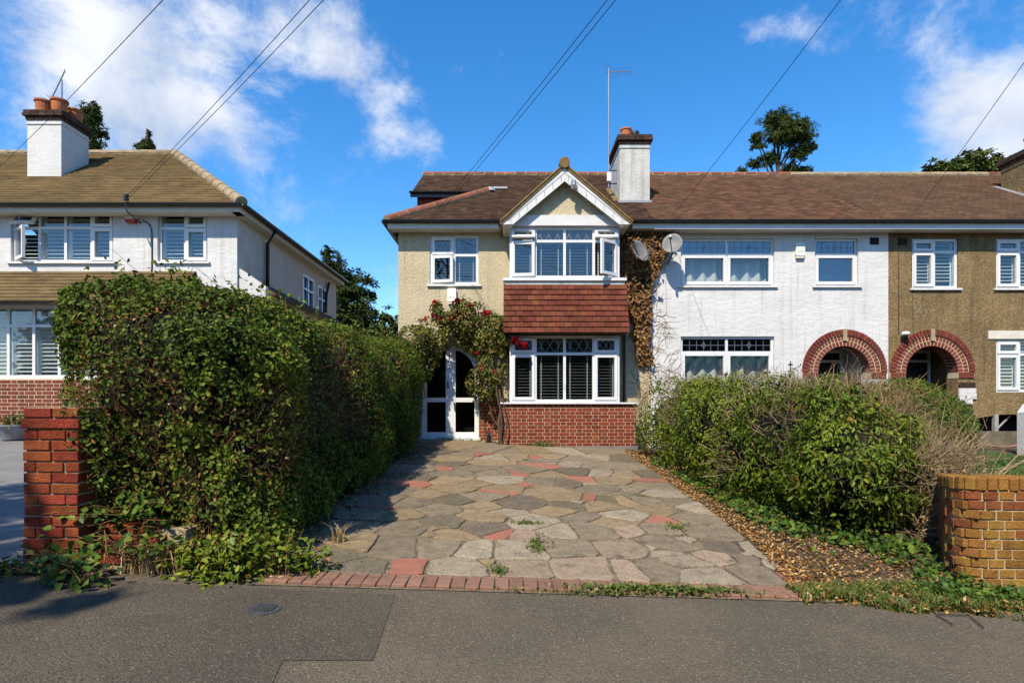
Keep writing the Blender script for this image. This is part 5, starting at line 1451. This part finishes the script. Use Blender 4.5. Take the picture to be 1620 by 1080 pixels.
# ---- ivy trailing round the foot of the left pier and over the pavement
ivl = thing('trailing_ivy', 'bright green ivy sprawling over the pavement at the foot of the left pier', 'ivy', (-3.0, 4.0, .2))
n = 480; c_ = np.array([(-3.45, 4.0, .05), (-3.2, 3.98, .12), (-2.95, 4.05, .2), (-2.7, 4.1, .24), (-3.0, 3.85, .1), (-2.85, 3.8, .05), (-3.65, 3.95, .03), (-2.5, 4.15, .2), (-3.05, 4.2, .4), (-2.75, 4.2, .45)])
idx = rng.integers(0, len(c_), n); P = c_[idx] + rng.normal(0, 1, (n, 3)) * [.1, .06, .06]; P[:, 2] += gn(P[:, 0], P[:, 1]); P[:, 2] = np.maximum(P[:, 2], gn(P[:, 0], P[:, 1]) + .02)
leaves('foliage', P, np.tile((0, -.5, .8), (n, 1)), .065, .052, M['ivy'], ivl, kind='stuff')
sticks('stems', P[:160], np.stack([rng.normal(0, 1, 160), rng.normal(-.3, .5, 160), rng.normal(.1, .3, 160)], 1), rng.uniform(.1, .3, (160, 1)), .003, M['twig'], ivl, kind='stuff')
nb = thing('young_shrub', 'fresh green seedlings at the front foot of the left hedge', 'shrub', (-2.0, 4.1, .2))
n = 1300; c_ = np.array([(-2.15, 4.1, .12), (-1.95, 4.08, .2), (-1.75, 4.15, .17), (-2.3, 4.1, .1), (-1.6, 4.2, .1), (-2.05, 4.02, .07)])
idx = rng.integers(0, len(c_), n); P = c_[idx] + rng.normal(0, 1, (n, 3)) * [.12, .07, .08]; P[:, 2] += gn(P[:, 0], P[:, 1]); P[:, 2] = np.maximum(P[:, 2], gn(P[:, 0], P[:, 1]) + .02)
leaves('foliage', P, np.tile((0, -.3, .9), (n, 1)), .06, .03, M['laurel'], nb, rng.uniform(.2, .85, n), kind='stuff')
sticks('stems', np.stack([rng.uniform(-2.4, -1.55, 90), rng.uniform(4.02, 4.3, 90), np.full(90, .17)], 1), np.stack([rng.normal(0, .3, 90), rng.normal(-.1, .3, 90), np.ones(90)], 1), rng.uniform(.15, .4, (90, 1)), .003, M['twig'], nb, kind='stuff')

# ---- leaf litter, ground ivy and rough grass on the right hand bed
def scatter(n, poly_x, ylo, yhi):
    y = rng.uniform(ylo, yhi, n); x0, x1 = poly_x(y); x = rng.uniform(0, 1, n) * (x1 - x0) + x0
    return np.stack([x, y, gn(x, y) + .012], 1)
sheet('soil_bed', [2.05, 2.6, 3.2, 3.8, 4.6, 6], [4.2, 5, 6, 7, 8, 9, 10, 11, 12], .012, M['earth'])
n = 34000; P = scatter(n, lambda y: (np.where(y < 5.2, 2.0 + (y - 4.0) * .2, 2.26) + 0 * y, 3.4 + 0 * y), 4.12, 11.6); P[:, 2] += rng.uniform(0, .035, n)
k = rng.random(n) < np.clip((1.1 - (P[:, 0] - 2.25) * 1.1) * (.15 + 2.2 * (vnoise(P, 2.3) * .6 + vnoise(P, 6.) * .4 - .28)), np.where(P[:, 1] < 5.6, .3, .04), 1); P = P[k]
leaves('leaf_litter', P, np.tile((0, 0, 1.), (len(P), 1)), .036, .018, M['litter'], None, stand=.35, jit=.5, kind='stuff', label='fallen brown leaves along the right edge of the drive', cat='leaf litter')
n = 2600; P = np.stack([rng.uniform(-2.3, -1.35, n), rng.uniform(4.0, 12, n), np.zeros(n)], 1); k = (P[:, 0] < -1.66 + rng.normal(0, .09, n)) | ((P[:, 1] < 4.6) & (P[:, 0] < -1.42)); P = P[k]; P[:, 2] = gn(P[:, 0], P[:, 1]) + rng.uniform(.01, .04, len(P))
leaves('leaf_litter', P, np.tile((0, 0, 1.), (len(P), 1)), .05, .028, M['litter'], None, stand=.25, jit=.5, kind='stuff', label='fallen leaves under the left hedge', cat='leaf litter')
n = 12000; P = scatter(n, lambda y: (2.45 + 0 * y, 4.3 + 0 * y), 4.1, 10.5); P[:, 2] += rng.uniform(0, .08, n); nn = vnoise(P, 1.7) * .6 + vnoise(P, 5.) * .4
k = (rng.random(n) < np.clip((nn - .42) * 5, 0, 1)) & (P[:, 0] > 2.6 - .03 * (P[:, 1] - 4)) ; k |= (P[:, 0] > 3.15) & (P[:, 1] < 5.2) & (rng.random(n) < .6); k &= ~((P[:, 0] > 3.56) & (P[:, 1] < 4.8)); P = P[k]
leaves('ground_ivy', P, np.tile((0, -.2, 1.), (len(P), 1)), .06, .045, M['ivy'], None, stand=.5, kind='stuff', label='ground ivy spreading under the right hand hedge', cat='ground cover')
n = 13000; y = rng.uniform(3.5, 4.35, n); x = rng.uniform(2.0, 4.1, n)
edge = 3.93 - (x - 2.0) * .19 + .06 * np.sin(x * 9)
k = (y > edge) & (y < 4.32 - .15 * np.abs(x - 3.0) + 0 * x); P = np.stack([x[k], y[k], gn(x[k], y[k])], 1)
k = vnoise(P, 4) > .3; P = P[k]
blades('verge_grass', P, .075, .004, M['grass'], None, 1.4, kind='stuff', label='rough dry grass spilling onto the pavement by the curved wall', cat='grass')
n = 2600; q = P[rng.integers(0, len(P), n)] + [0, 0, .02] + rng.normal(0, .02, (n, 3)) * [1, 1, .5]; q[:, 2] = np.maximum(q[:, 2], gn(q[:, 0], q[:, 1]) + .01)
leaves('verge_leaves', q, np.tile((0, 0, 1.), (n, 1)), .045, .022, M['litter'], None, stand=.3, jit=.6, kind='stuff', label='dead leaves caught in the grass by the curved wall', cat='leaf litter')
n = 1500; q = np.stack([rng.uniform(3.0, 4.05, n), 0 * np.zeros(n), np.zeros(n)], 1); q[:, 1] = rng.uniform(4.02, 4.28, n) - (q[:, 0] - 3) * .28; q[:, 2] = gn(q[:, 0], q[:, 1]) + rng.uniform(.01, .07, n)
leaves('ivy_fringe', q, np.tile((0, -.3, 1.), (n, 1)), .05, .035, M['ivy'], None, kind='stuff', label='ivy fringe at the foot of the curved wall', cat='ground cover')
n = 14000; x = rng.uniform(4.0, 9.5, n); y = rng.uniform(4.7, 11.5, n); P = np.stack([x, y, gn(x, y)], 1)
k = (P[:, 0] > 4.8) | (P[:, 1] < 5.1); P = P[k]
blades('lawn_grass', np.repeat(P, 3, 0) + rng.normal(0, .03, (len(P) * 3, 3)) * [1, 1, 0], .13, .007, M['lawn_blade'], None, .6, kind='stuff', label='bright green lawn behind the curved wall', cat='grass')
sw_ = np.stack([rng.uniform(4.3, 5.6, 700), rng.uniform(4.75, 5.1, 700), np.zeros(700)], 1); sw_[:, 2] = gn(sw_[:, 0], sw_[:, 1])
blades('straw', sw_, .35, .004, M['straw'], None, .5, kind='stuff', label='dry straw tufts along the inside of the curved wall', cat='grass')

# ---- weeds in the joints
def weed(px, py, rx, ry, n, h, label, m='grass', name='weed', lf=0):
    x, y = ground_at(px, py); P = np.stack([rng.normal(x, rx, n), rng.normal(y, ry, n), np.zeros(n)], 1); P[:, 2] = gn(P[:, 0], P[:, 1]) + .012
    t = thing(name, label, 'weed', (x, y, g(x, y)))
    blades('blades', P, h, .0035, M[m], t, 1., kind='stuff')
    if lf:
        q = P[rng.integers(0, n, lf)] + np.stack([rng.normal(0, .02, lf), rng.normal(0, .02, lf), rng.uniform(0, h, lf)], 1)
        leaves('leaf_mass', q, np.tile((0, -.2, 1.), (lf, 1)), .03, .018, M['grass'], t, kind='stuff')
weed(848, 868, .035, .12, 240, .05, 'weed running along the joint in the middle of the near slabs', lf=130)
weed(836, 830, .09, .03, 120, .035, 'weed tuft behind the near red slab', lf=60)
weed(1068, 838, .06, .08, 150, .04, 'weed tuft on the right half of the drive', lf=70)
weed(789, 909, .025, .05, 110, .05, 'weed tuft beside the brick edging left of centre', lf=60)
weed(1010, 787, .08, .02, 70, .03, 'small weed tuft beside a pale slab farther up the drive', lf=20)
weed(1045, 940, .32, .028, 800, .05, 'low strip of weeds growing over the brick edging', lf=900)
weed(925, 941, .25, .02, 120, .035, 'thin weeds on the pavement edge left of the weed strip', lf=40)
weed(858, 707, .16, .035, 160, .12, 'leafy weeds at the foot of the bay wall', lf=260)
weed(537, 862, .03, .02, 40, .2, 'dry weed stalks by the left hedge', m='straw')
weed(240, 905, .12, .06, 260, .22, 'dry straw tuft at the foot of the left hedge', m='straw')
weed(720, 697, .3, .03, 160, .07, 'weeds along the porch step', lf=120)

# ---- belt of trees on the far side of the road, behind the camera, mirrored in the windows
tb = thing('tree_belt', 'row of trees across the road, seen only as reflections', 'trees', (0, -15, 0))
tb['kind'] = 'stuff'
n = 12000; x = rng.uniform(-32, 32, n); top = 8.4 + 1.0 * np.sin(x * .45) + .9 * np.sin(x * 1.1 + 2); z = rng.uniform(0, 1, n) ** .7 * top
P = np.stack([x, rng.uniform(-15.5, -13.6, n), z - .2], 1)
leaves('crown', P, np.tile((0, 1., .4), (n, 1)), .55, .35, M['broad'], tb, kind='stuff')
mbx = MB()
for i in range(32):
    xa = -32 + i * 2; h_ = 7.2 + 1.0 * math.sin((xa + 1) * .45); mbx.box(xa, xa + 1.98, -15.6, -14.6, -.3, h_)
mbx.build('core', M['core'], tb, kind='stuff')
# ---- trees behind the houses
def tree(name, label, base, trunk_top, r0, blobs, m, leaf, wid, n, size_jit=.5, droop=.4):
    t = thing(name, label, 'tree', (base[0], base[1], base[2]))
    tr = MB(); top = np.array(trunk_top, float); b = np.array(base, float)
    tr.tube([b, b + (top - b) * .5 + [.1, 0, 0], top], [r0, r0 * .65, r0 * .25], 8)
    for c, r in blobs:
        c = np.array(c); s = b + (top - b) * min(.95, max(.3, (c[2] - b[2]) / (top[2] - b[2]) * .85)); mid = (s + c) / 2 + [0, 0, -.1 * abs(c[0] - s[0])]
        tr.tube([s, mid, c + np.array((0, 0, r[2] * .3))], [r0 * .3, r0 * .2, r0 * .07], 5)
    tr.build('trunk', M['bark'], t)
    Ps, Ns = [], []
    vol = [r[0] * r[1] + r[0] * r[2] for _, r in blobs]; tot = sum(vol)
    for (c, r), v in zip(blobs, vol):
        k = max(6, int(n * v / tot / 26))
        u = unit(rng.normal(0, 1, (k, 3))); cc = np.array(c) + u * np.array(r) * np.abs(rng.normal(.55, .4, (k, 1)))
        q = np.repeat(cc, 26, 0) + rng.normal(0, 1, (k * 26, 3)) * np.array((1, 1, .7)) * min(r) * .15
        Ps.append(q); Ns.append(np.repeat(u, 26, 0) + [0, 0, .5])
    P = np.concatenate(Ps); N = np.concatenate(Ns)
    tone = np.repeat(rng.random(len(P) // 26 + 1), 26)[:len(P)] * .5 + rng.random(len(P)) * .45
    leaves('crown', P, N, leaf, wid, M[m], t, tone, droop=droop, kind='stuff')
    return t
def sky_blobs(lst, d): return [((XX(px, d), d + random.uniform(-.4, .4), ZZ(py, d)), (rx * d / 900, rx * d / 900 * .8, rz * d / 900)) for px, py, rx, rz in lst]
D = 27.
tree('pine_tree', 'tall open crowned evergreen behind the white house roof', (XX(1218, D), D, .3), (XX(1232, D), D, ZZ(190, D)), .2,
     sky_blobs([(1240, 188, 22, 18), (1215, 195, 16, 12), (1255, 215, 26, 18), (1225, 222, 26, 14), (1268, 196, 12, 12), (1281, 215, 11, 10), (1196, 232, 10, 9), (1262, 243, 20, 13), (1200, 215, 10, 9), (1190, 262, 14, 9), (1178, 268, 9, 6), (1253, 265, 14, 10), (1270, 272, 14, 9), (1218, 250, 12, 14), (1243, 204, 22, 20), (1284, 232, 8, 8)], D), 'conifer', .15, .045, 24000, droop=.2)
tree('pine_tree', 'dark evergreen tree top behind the left chimney', (XX(150, D), D, .3), (XX(146, D), D, ZZ(165, D)), .3,
     sky_blobs([(140, 175, 14, 12), (150, 192, 14, 12), (143, 212, 20, 14), (150, 232, 16, 10), (130, 190, 12, 14), (158, 210, 8, 8), (142, 160, 6, 6)], D), 'conifer', .15, .05, 8000, droop=.6)
tree('pine_tree', 'small pointed conifer top above the left ridge', (XX(231, D), D, .3), (XX(233, D), D, ZZ(205, D)), .2,
     sky_blobs([(233, 212, 5, 7), (231, 224, 9, 7), (231, 236, 16, 6), (224, 233, 10, 5), (242, 236, 9, 5)], D), 'conifer', .15, .05, 2600, droop=.7)
tree('broadleaf_tree', 'broad leafy tree behind the right end of the terrace roof', (XX(1530, D), D, .3), (XX(1530, D), D, ZZ(262, D)), .35,
     sky_blobs([(1470, 272, 18, 9), (1500, 266, 20, 12), (1535, 258, 24, 15), (1568, 262, 22, 14), (1545, 246, 12, 8), (1590, 270, 16, 12), (1520, 275, 30, 12), (1600, 250, 6, 5)], D), 'broad', .17, .1, 9000)
D = 24.
tree('conifer_tree', 'dark green cypress between the left house and the cream house', (XX(560, D), D, .5), (XX(535, D), D, ZZ(400, D)), .3,
     sky_blobs([(520, 405, 9, 14), (528, 425, 18, 18), (548, 440, 24, 18), (560, 462, 30, 20), (566, 490, 30, 22), (545, 500, 36, 26), (575, 520, 34, 26), (585, 445, 9, 10), (588, 468, 9, 8), (535, 460, 26, 24), (560, 540, 40, 30)], D), 'conifer', .17, .06, 20000, droop=.2)
D = 22.
tree('garden_shrub', 'lighter green bushes at the back between the two houses', (XX(605, D), D, .5), (XX(607, D), D, ZZ(510, D)), .12,
     sky_blobs([(605, 500, 22, 12), (622, 515, 20, 16), (598, 525, 26, 22), (630, 540, 20, 26), (585, 545, 26, 22), (612, 560, 34, 26)], D), 'broad', .16, .09, 4200)

# ================================================================ FITTINGS AND STREET THINGS
# aerials
ax_, ay_ = 2.43, 14.3
ar = thing('tv_aerial', 'tall television aerial mast beside the chimney of the cream house', 'aerial', (ax_, ay_, 7.0))
MB().tube([(ax_, ay_, 6.85), (ax_, ay_, ZZ(108, ay_))], .015, 8).build('mast', M['steel'], ar)
zt = ZZ(114, ay_); bm_ = MB(); e_ = np.array((ax_ + .42, ay_ - .5, zt - .28)); s0 = np.array((ax_ - .05, ay_ + .08, zt + .04)); bm_.tube([s0, e_], .012, 6)
for t in np.linspace(.05, 1, 9):
    p = s0 + (e_ - s0) * t; bm_.tube([p + (-.06, -.05, .08), p + (.06, .05, -.08)] if t > .3 else [p + (-.12, -.1, .16), p + (.12, .1, -.16)], .004, 4)
bm_.build('boom', M['steel'], ar)
MB().box(ax_ - .05, ax_ + .05, ay_ - .06, ay_ - .02, 7.0, 7.22).build('amplifier', M['plastic_w'], ar)
bk = MB(); bk.tube([(ax_, ay_, 7.28), (2.64, ay_, 7.28)], .015, 5); bk.tube([(ax_, ay_, 6.95), (2.64, ay_, 6.95)], .015, 5); bk.build('bracket', M['black'], ar)
la_ = (-10.6, 13.4, 8.2)
a2 = thing('tv_aerial', 'small television aerial above the left chimney pots', 'aerial', la_)
MB().tube([la_, (la_[0], la_[1], ZZ(127, 13.4))], .016, 6).build('mast', M['steel'], a2)
b3_ = MB(); p0, p1 = np.array((XX(74, 13.4), 13.5, ZZ(158, 13.4))), np.array((XX(119, 13.4), 13.1, ZZ(123, 13.4))); b3_.tube([p0, p1], .012, 5)
for t in np.linspace(.05, .98, 10): p = p0 + (p1 - p0) * t; L_ = .13 if t < .25 else .05; b3_.tube([p + (0, 0, -L_), p + (0, 0, L_)], .005, 4); 
for q in (-.12, 0, .12): b3_.tube([p0 + (-.02, -.12, q), p0 + (-.02, .12, q)], .006, 4)
b3_.build('boom', M['steel'], a2)
# satellite dishes
def dish(px, py, y, yaw, label, r=.3):
    c = np.array((XX(px, y), y, ZZ(py, y))); t = thing('satellite_dish', label, 'satellite dish', tuple(c))
    nrm = np.array((math.sin(yaw), -math.cos(yaw) * .9, .35)); nrm /= np.linalg.norm(nrm); a = np.cross(nrm, (0, 0, 1)); a /= np.linalg.norm(a); b = np.cross(a, nrm)
    vs = []; fs = []; n, m_ = 24, 5
    for back in (0, 1):
        for j in range(m_ + 1):
            rr = r * j / m_
            for i in range(n):
                an = 2 * math.pi * i / n; vs.append(tuple(c + a * rr * math.cos(an) * .94 + b * rr * math.sin(an) * 1.06 + nrm * (.28 * rr * rr / r - back * .014)))
    for back in (0, 1):
        o = back * (m_ + 1) * n
        fs += [(o + j * n + i, o + j * n + (i + 1) % n, o + (j + 1) * n + (i + 1) % n, o + (j + 1) * n + i) for j in range(m_) for i in range(n)]
    fs += [(m_ * n + i, m_ * n + (i + 1) % n, (2 * m_ + 1) * n + (i + 1) % n, (2 * m_ + 1) * n + i) for i in range(n)]
    MB().add(vs, fs).build('reflector', M['dish'], t, smooth=True)
    foot = c - b * r * .95; lnb = c + nrm * .36 - b * .1
    MB().tube([foot, lnb - b * .06, lnb], .011, 6).build('feed_arm', M['dish'], t)
    d_ = nrm * .055; MB().tube([lnb - d_ * .2, lnb + d_ * 1.6], .03, 8).build('feed_horn', M['black'], t)
    w_ = np.array((c[0], YW, c[2] - .32)); MB().tube([c - nrm * .03, c - nrm * .1 - b * .15, (c[0], YW - .14, c[2] - .3), w_], .018, 6).build('wall_bracket', M['iron'], t)
dish(1064, 387, YW - .42, -.35, 'white satellite dish beside the upstairs window of the white house', .23)
dish(1011, 399, YW - .42, .55, 'grey satellite dish amid the dead ivy', .24)
# alarms, lamp, hook, lantern, vents
box_alarm((XX(715, YW), YW, ZZ(468, YW)), 'cream burglar alarm box under the upstairs window of the cream house')
box_alarm((XX(1264, YW), YW, ZZ(396, YW)), 'white burglar alarm box on the white house between its upstairs windows')
box_alarm((XX(210, YL), YL, ZZ(345, YL)), 'white and red burglar alarm box on the left house', red=True)
sl_x, sl_z = XX(1428, YW), ZZ(530, YW)
sla = thing('security_lamp', 'round white security lamp left of the brown house arch', 'lamp', (sl_x, YW, sl_z))
MB().lathe((sl_x - .02, YW - .13, sl_z), [(.0, .07), (.06, .06), (.085, .03), (.085, 0), (.06, -.02), (.0, -.02)], 14).build('lamp_head', M['plastic_w'], sla, smooth=True)
MB().lathe((sl_x, YW - .1, sl_z - .1), [(.03, 0), (.05, .05), (.045, .085), (0, .085)], 12).build('sensor', M['black'], sla)
MB().box(sl_x - .03, sl_x + .03, YW - .12, YW, sl_z - .05, sl_z - .02).build('bracket', M['iron'], sla)
hx, hz = XX(1250, YW), ZZ(578, YW)
hk = thing('hanging_bracket', 'black iron hanging basket hook on the white house wall', 'bracket', (hx, YW, hz))
hb_ = MB(); hb_.tube([(hx, YW - .015, hz - .22), (hx, YW - .015, hz + .1)], .011, 5); hb_.tube(curve([(hx, YW - .02, hz - .07), (hx + .05, YW - .12, hz - .07), (hx + .1, YW - .24, hz - .03), (hx + .1, YW - .28, hz + .03)], 5), .009, 5); hb_.tube([(hx - .05, YW - .015, hz + .03), (hx + .05, YW - .015, hz + .03)], .008, 5)
hb_.build('hook', M['black'], hk)
lx, ly = ground_at(773, 700); ly = 12.45; lx = XX(773, ly); lz0 = g(lx, ly) + .01
lt = thing('garden_lantern', 'small black lantern standing by the rose stem', 'lantern', (lx, ly, lz0))
MB().lathe((lx, ly, lz0), [(.0, 0), (.075, 0), (.075, .03), (.05, .04), (.055, .15), (.065, .16), (.02, .23), (.012, .26), (0, .26)], 8).build('lantern_body', M['black'], lt)
MB().tube(curve([(lx - .03, ly, lz0 + .24), (lx, ly, lz0 + .31), (lx + .03, ly, lz0 + .24)], 5), .005, 5).build('handle', M['black'], lt)
# fairy lights on the gable
fy = thing('string_lights', 'icicle fairy lights strung along the gable bargeboards', 'lights', (1.1, YG, 5.3))
fw_ = MB(); bl = MB()
for s, xe in ((-1, gl + .1), (1, gr - .1)):
    p0, p1 = np.array((xe, YG - .012, gz0 + .05)), np.array((ga[0], YG - .012, ga[1] - .1))
    fw_.tube([p0, p1], .0035, 4)
    for t in np.linspace(.06, .94, 7):
        p = p0 + (p1 - p0) * t; L_ = random.choice((.1, .16, .24)); pts = [p, p + (.008, -.004, -L_ * .5), p + (-.006, 0, -L_)]; fw_.tube(pts, .0016, 4)
        for q in np.linspace(.4, 1, 2): c = p + np.array((0, -.006, -L_ * q)); bl.box(c[0] - .005, c[0] + .005, c[1] - .005, c[1] + .005, c[2] - .008, c[2] + .004)
fw_.build('cord', M['wire'], fy); bl.build('bulbs', M['cable_w'], fy, kind='stuff')
# floodlight under the gable apex
MB().lathe((1.28, YG - .08, 5.98), [(0, .1), (.05, .09), (.06, .02), (.075, -.02), (.06, -.08), (0, -.1)], 10).build('gable_lamp', M['steel'], None, label='small grey lamp fixed below the gable apex', cat='lamp')
# drain cover and twig on the pavement
mx_, my_ = ground_at(418, 964)
mh = thing('drain_cover', 'small round iron cover set in the pavement', 'drain cover', (mx_, my_, g(mx_, my_)))
def tilt(p): return (p[0], p[1], p[2] - .03 * (p[0] - mx_))
zc = g(mx_, my_) + .006
ring = MB(); ring.lathe((mx_, my_, zc), [(.082, .004), (.1, .004), (.1, -.01)], 28); ring.v = [tilt(p) for p in ring.v]; ring.build('rim', M['iron'], mh)
pl = MB(); pl.lathe((mx_, my_, zc), [(.0, .003), (.081, .003), (.081, -.01)], 28)
for i in range(-4, 5):
    for j in range(-4, 5):
        x, y = i * .0185, j * .0185
        if x * x + y * y < .073 ** 2: pl.box(mx_ + x - .006, mx_ + x + .006, my_ + y - .006, my_ + y + .006, zc + .003, zc + .012)
pl.v = [tilt(p) for p in pl.v]; pl.build('plate', M['iron'], mh)
tw = [ground_at(px, py) for px, py in ((1480, 974), (1507, 990))]; tw2 = [ground_at(px, py) for px, py in ((1484, 974), (1532, 976), (1556, 995))]
t1 = MB(); t1.tube([(x, y, g(x, y) + .012) for x, y in tw], .004, 5); t1.tube([(x, y, g(x, y) + .014) for x, y in tw2], .004, 5); t1.build('fallen_twig', M['dark'], None, label='dark forked twig lying on the pavement at the right', cat='twig')
# planter before the left house
tx, ty = XX(22, 10.8), 10.8; tz_ = g(tx, ty) + .01
tp = thing('planter', 'grey bowl planter on the neighbour\'s drive at the far left', 'planter', (tx, ty, tz_))
MB().lathe((tx, ty, tz_), [(0, 0), (.2, 0), (.26, .12), (.34, .26), (.36, .26), (.36, .28), (.31, .28), (.28, .22), (0, .22)], 18).build('bowl', M['lead'], tp)
P = np.stack([rng.normal(tx + .05, .14, 160), rng.normal(ty, .12, 160), rng.uniform(tz_ + .25, tz_ + .45, 160)], 1); leaves('foliage', P, np.tile((0, 0, 1.), (160, 1)), .09, .05, M['grass'], tp, kind='stuff')
# white gate post and rail by the right edge
gp_ = thing('gate_post', 'white painted post at the right edge beside the lawn', 'post', (XX(1625, 11.2), 11.2, .35))
x = XX(1616, 11.2); p_ = MB(); p_.box(x, x + .25, 11.1, 11.3, .3, 1.25); p_.prism([(x, 1.251), (x + .25, 1.251), (x + .125, 1.42)], 'y', 11.1, 11.3); p_.build('post', M['white_smooth'], gp_)
MB().box(x + .02, x + .23, 11.07, 11.099, .35, .6).build('plinth', M['white_smooth'], gp_)
lwx0, lwx1 = XX(1540, 12.3), XX(1640, 12.3)
lw = thing('garden_wall', 'low weathered timber retaining wall behind the lawn', 'wall', ((lwx0 + lwx1) / 2, 12.3, .35))
for i in range(3): MB().box(lwx0, lwx1, 12.28, 12.32, .36 + i * .16, .51 + i * .16).build('plank', M['timber'], lw)
MB().tube(curve([(lwx0, 12.2, .55), (lwx0 + .6, 12.15, .5), (lwx1 - .2, 12.18, .62)], 8), .03, 6).build('drain_hose', M['edge_brick'], lw)

# overhead wires, each from a house to a street pole out of the picture
tree('street_tree', 'street tree on the pavement to the left, outside the picture', (-8.3, -1.6, .3), (-8.2, -2.0, 10.0), .16,
     [((-7.7, -2.7, 9.4), (1.1, 1.2, .9)), ((-9.0, -.6, 8.8), (1.1, 1.2, .9)), ((-6.9, -3.1, 9.0), (.75, .8, .8)), ((-6.25, -3.3, 9.4), (.5, .4, .5)), ((-8.6, .3, 9.8), (.9, .9, .8)), ((-8.4, -1.6, 10.2), (1.0, 1.1, .8))], 'broad', .2, .12, 5200)
def overhead(H, px0, label, y0=6.3, py0=0, sag=.18):
    H = np.array(H, float); Q = np.array((XX(px0, y0), y0, ZZ(py0, y0))); E = Q + (Q - H) * 1.3
    pts = [H + (E - H) * t - np.array((0, 0, sag * 4 * t * (1 - t))) for t in np.linspace(0, 1, 40)]
    # keep the surveyed point on the wire
    tq = np.linalg.norm(Q - H) / np.linalg.norm(E - H); lift = sag * 4 * tq * (1 - tq)
    pts = [p + np.array((0, 0, lift * min(1, t / tq))) for p, t in zip(pts, np.linspace(0, 1, 40))]
    MB().tube(pts, .0045, 5).build('overhead_wire', M['wire'], None, label=label, cat='wire', group='overhead wires')
overhead((XX(0, 12.5), 12.5, ZZ(264, 12.5)), 258, 'overhead wire passing in front of the left chimney')
overhead((XX(204, le), le - .05, 5.62), 490, 'upper of two overhead wires to the left house bracket')
overhead((XX(206, le), le - .05, 5.58), 512, 'lower of two overhead wires to the left house bracket')
overhead((XX(683, 12.45), 12.45, 5.5), 961, 'left of two overhead wires above the cream house')
overhead((XX(687, 12.45), 12.45, 5.47), 974, 'right of two overhead wires above the cream house')
overhead((XX(1062, 12.45), 12.45, 5.5), 1330, 'overhead wire crossing beside the evergreen to the white house')
overhead((XX(1448, 12.45), 12.45, 5.6), 1690, 'overhead wire to the brown house eave')
ib = thing('wire_bracket', 'black cable bracket and insulator on the left house eave', 'bracket', (XX(205, le), le, 5.4))
bb_ = MB(); x = XX(205, le); bb_.tube([(x, YL, 5.2), (x, le - .1, 5.3), (x, le - .1, 5.6)], .015, 6); bb_.lathe((x, le - .1, 5.5), [(.0, 0), (.05, .01), (.05, .05), (.03, .06), (.05, .08), (.045, .13), (0, .14)], 10); bb_.build('insulator', M['black'], ib)
bc = MB(); bc.tube(curve([(x + .05, YL - .01, 5.25), (x + .22, YL - .015, 5.1), (x + .24, YL - .015, 4.6), (x + .22, YL - .015, 4.1), (x + .1, YL - .015, 3.95)], 6), .012, 5); bc.build('cable', M['black'], ib)
# thin cable on the white wall
cb_ = MB(); cb_.tube(curve([(XX(1052, YW), YW - .012, ZZ(420, YW)), (XX(1054, YW), YW - .012, ZZ(480, YW)), (XX(1053, YW), YW - .012, ZZ(496, YW)), (XX(1045, YW), YW - .012, ZZ(500, YW)), (XX(1038, YW), YW - .012, ZZ(497, YW))], 6), .007, 5)
cb_.build('aerial_cable', M['cable_w'], None, label='loose grey cable hanging on the white wall below the dish', cat='cable')
